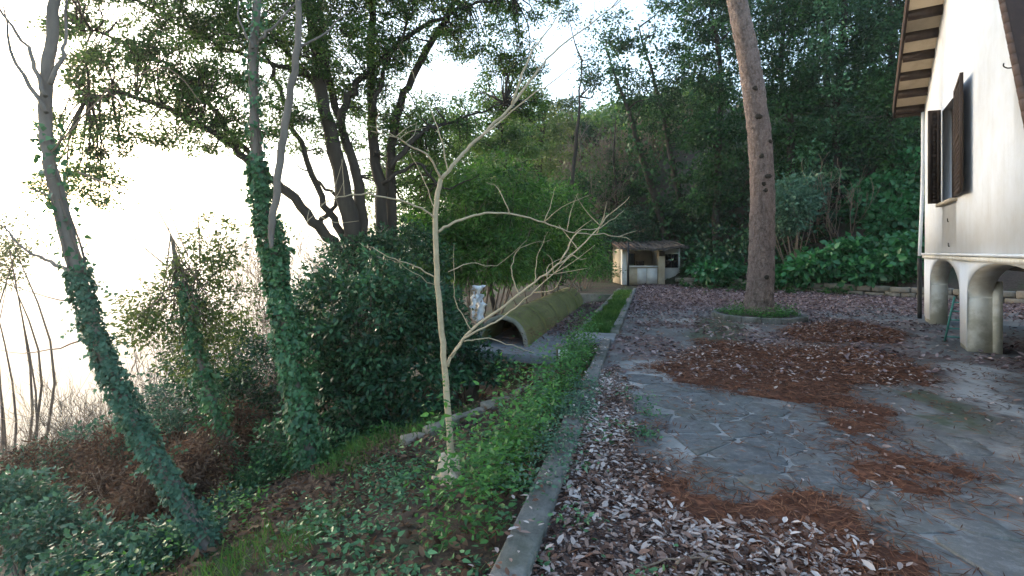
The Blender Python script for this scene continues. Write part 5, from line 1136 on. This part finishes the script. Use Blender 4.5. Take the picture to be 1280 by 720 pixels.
def patch():  # ragged surface added to stand in for a bright patch glimpsed through foliage
    Y = 12.6; V = []; n, m = 8, 18; rs = RS(78)
    for i in range(m):
        for j in range(n):
            q = at(590 + 15 * j / (n - 1) + rs.randn() * 1.2, 357 + 44 * i / (m - 1), Y); q[1] += .12 * math.sin(j * 1.3 + i * .4) + rs.randn() * .02; V.append(q)
    Q = [(i * n + j, i * n + j + 1, (i + 1) * n + j + 1, (i + 1) * n + j) for i in range(m - 1) for j in range(n - 1) if vnoise(i * .45 + 4, j * 1.1) > .36]
    me = mesh_np('pale_patch', V, np.array(Q)); o = link('pale_patch', me, M['patch'], label='ragged bright white and pale blue patch glimpsed through the shrubs beside the vault', cat='patch', origin=at(598, 406, Y)); sm = o.modifiers.new('solid', 'SOLIDIFY'); sm.thickness = .012
patch()

# far hillside wood and valley scrub, seen only as masses
def mass(name, label, n, sampler, L, seed, mat, hgt, kind='stuff'):
    rs = RS(seed); x, y = sampler(rs, n // 40); z = terrain(x, y); k = np.repeat(np.arange(len(x)), 40); m = len(k); hh = hgt * (.4 + .8 * fbm(x * .15 + seed, y * .15)) 
    P = np.c_[x[k], y[k], z[k]] + rs.randn(m, 3) * np.array([.9, .9, .35]) * (hgt * .22) + np.c_[np.zeros((m, 2)), (hh * (.3 + .7 * rs.rand(len(x))))[k]]
    Ls = L * (.6 + .8 * rs.rand(m)); link(name, leaf_mesh(name, P, rs.randn(m, 3) + [0, 0, -.3], rs.randn(m, 3) * .7 + [0, 0, .8], Ls, Ls * .55, np.clip(.5 * rs.rand(m) + .5 * rs.rand(len(x))[k], 0, 1)), M[mat], kind=kind, label=label, cat='woodland')
def polar(a0, a1, d0, d1):
    def f(rs, n):
        r = a0 + (a1 - a0) * rs.rand(n); y = d0 + (d1 - d0) * rs.rand(n); return (r - 640) / F_PX * y, y
    return f
mass('hillside_wood', 'dark evergreen wood covering the hill behind the hut', 80000, polar(500, 900, 38, 115), .42, 601, 'oak', 4.4)
mass('hillside_brush', 'brown leafless brush on the hillside crest', 14000, polar(560, 860, 40, 66), .34, 602, 'brown', 3.0)
mass('bank_undergrowth', 'shadowy undergrowth on the bank under the evergreens', 14000, polar(860, 1200, 24, 34), .22, 603, 'laurel', 2.2)
mass('valley_scrub', 'brown scrub covering the misty valley side', 36000, polar(-80, 420, 9.5, 22), .10, 604, 'brown', 2.0)
# air
V = [(a, b, c) for c in (-182, 130) for a, b in ((-4700, -700), (4700, -700), (4700, 4700), (-4700, 4700))]
mb = MB(); mb.hexa(np.array(V, float)); hm = bpy.data.materials.new('haze air'); hm.use_nodes = True; hn = hm.node_tree; hn.nodes.clear()
ho = hn.nodes.new('ShaderNodeOutputMaterial'); pv = hn.nodes.new('ShaderNodeVolumePrincipled'); pv.inputs['Color'].default_value = (1, .97, .93, 1); pv.inputs['Density'].default_value = .0008; pv.inputs['Anisotropy'].default_value = .7
hn.links.new(pv.outputs[0], ho.inputs['Volume'])
link('haze', mb.build('haze'), hm, kind='stuff')

rs = RS(91); n = 420; th = R(35) + R(110) * rs.rand(n); uu = 10.8 + 8.9 * rs.rand(n); P = np.array([xyz(a, 2.38 + .575 * math.cos(b), -.3 + .66 * math.sin(b)) for a, b in zip(uu, th)])
Nn = np.array([np.r_[CV * math.cos(b), math.sin(b)] for b in th]); Dd = np.cross(Nn, rs.randn(n, 3)); me = leaf_mesh('vault_leaves', P, Dd, Nn, .05 + .06 * rs.rand(n), .03, rs.rand(n) * .6, six=True, fold=.1)
link('vault_leaves', me, M['litter_far'], kind='stuff', label='few brown leaves lying on the mossy vault', cat='fallen leaves')
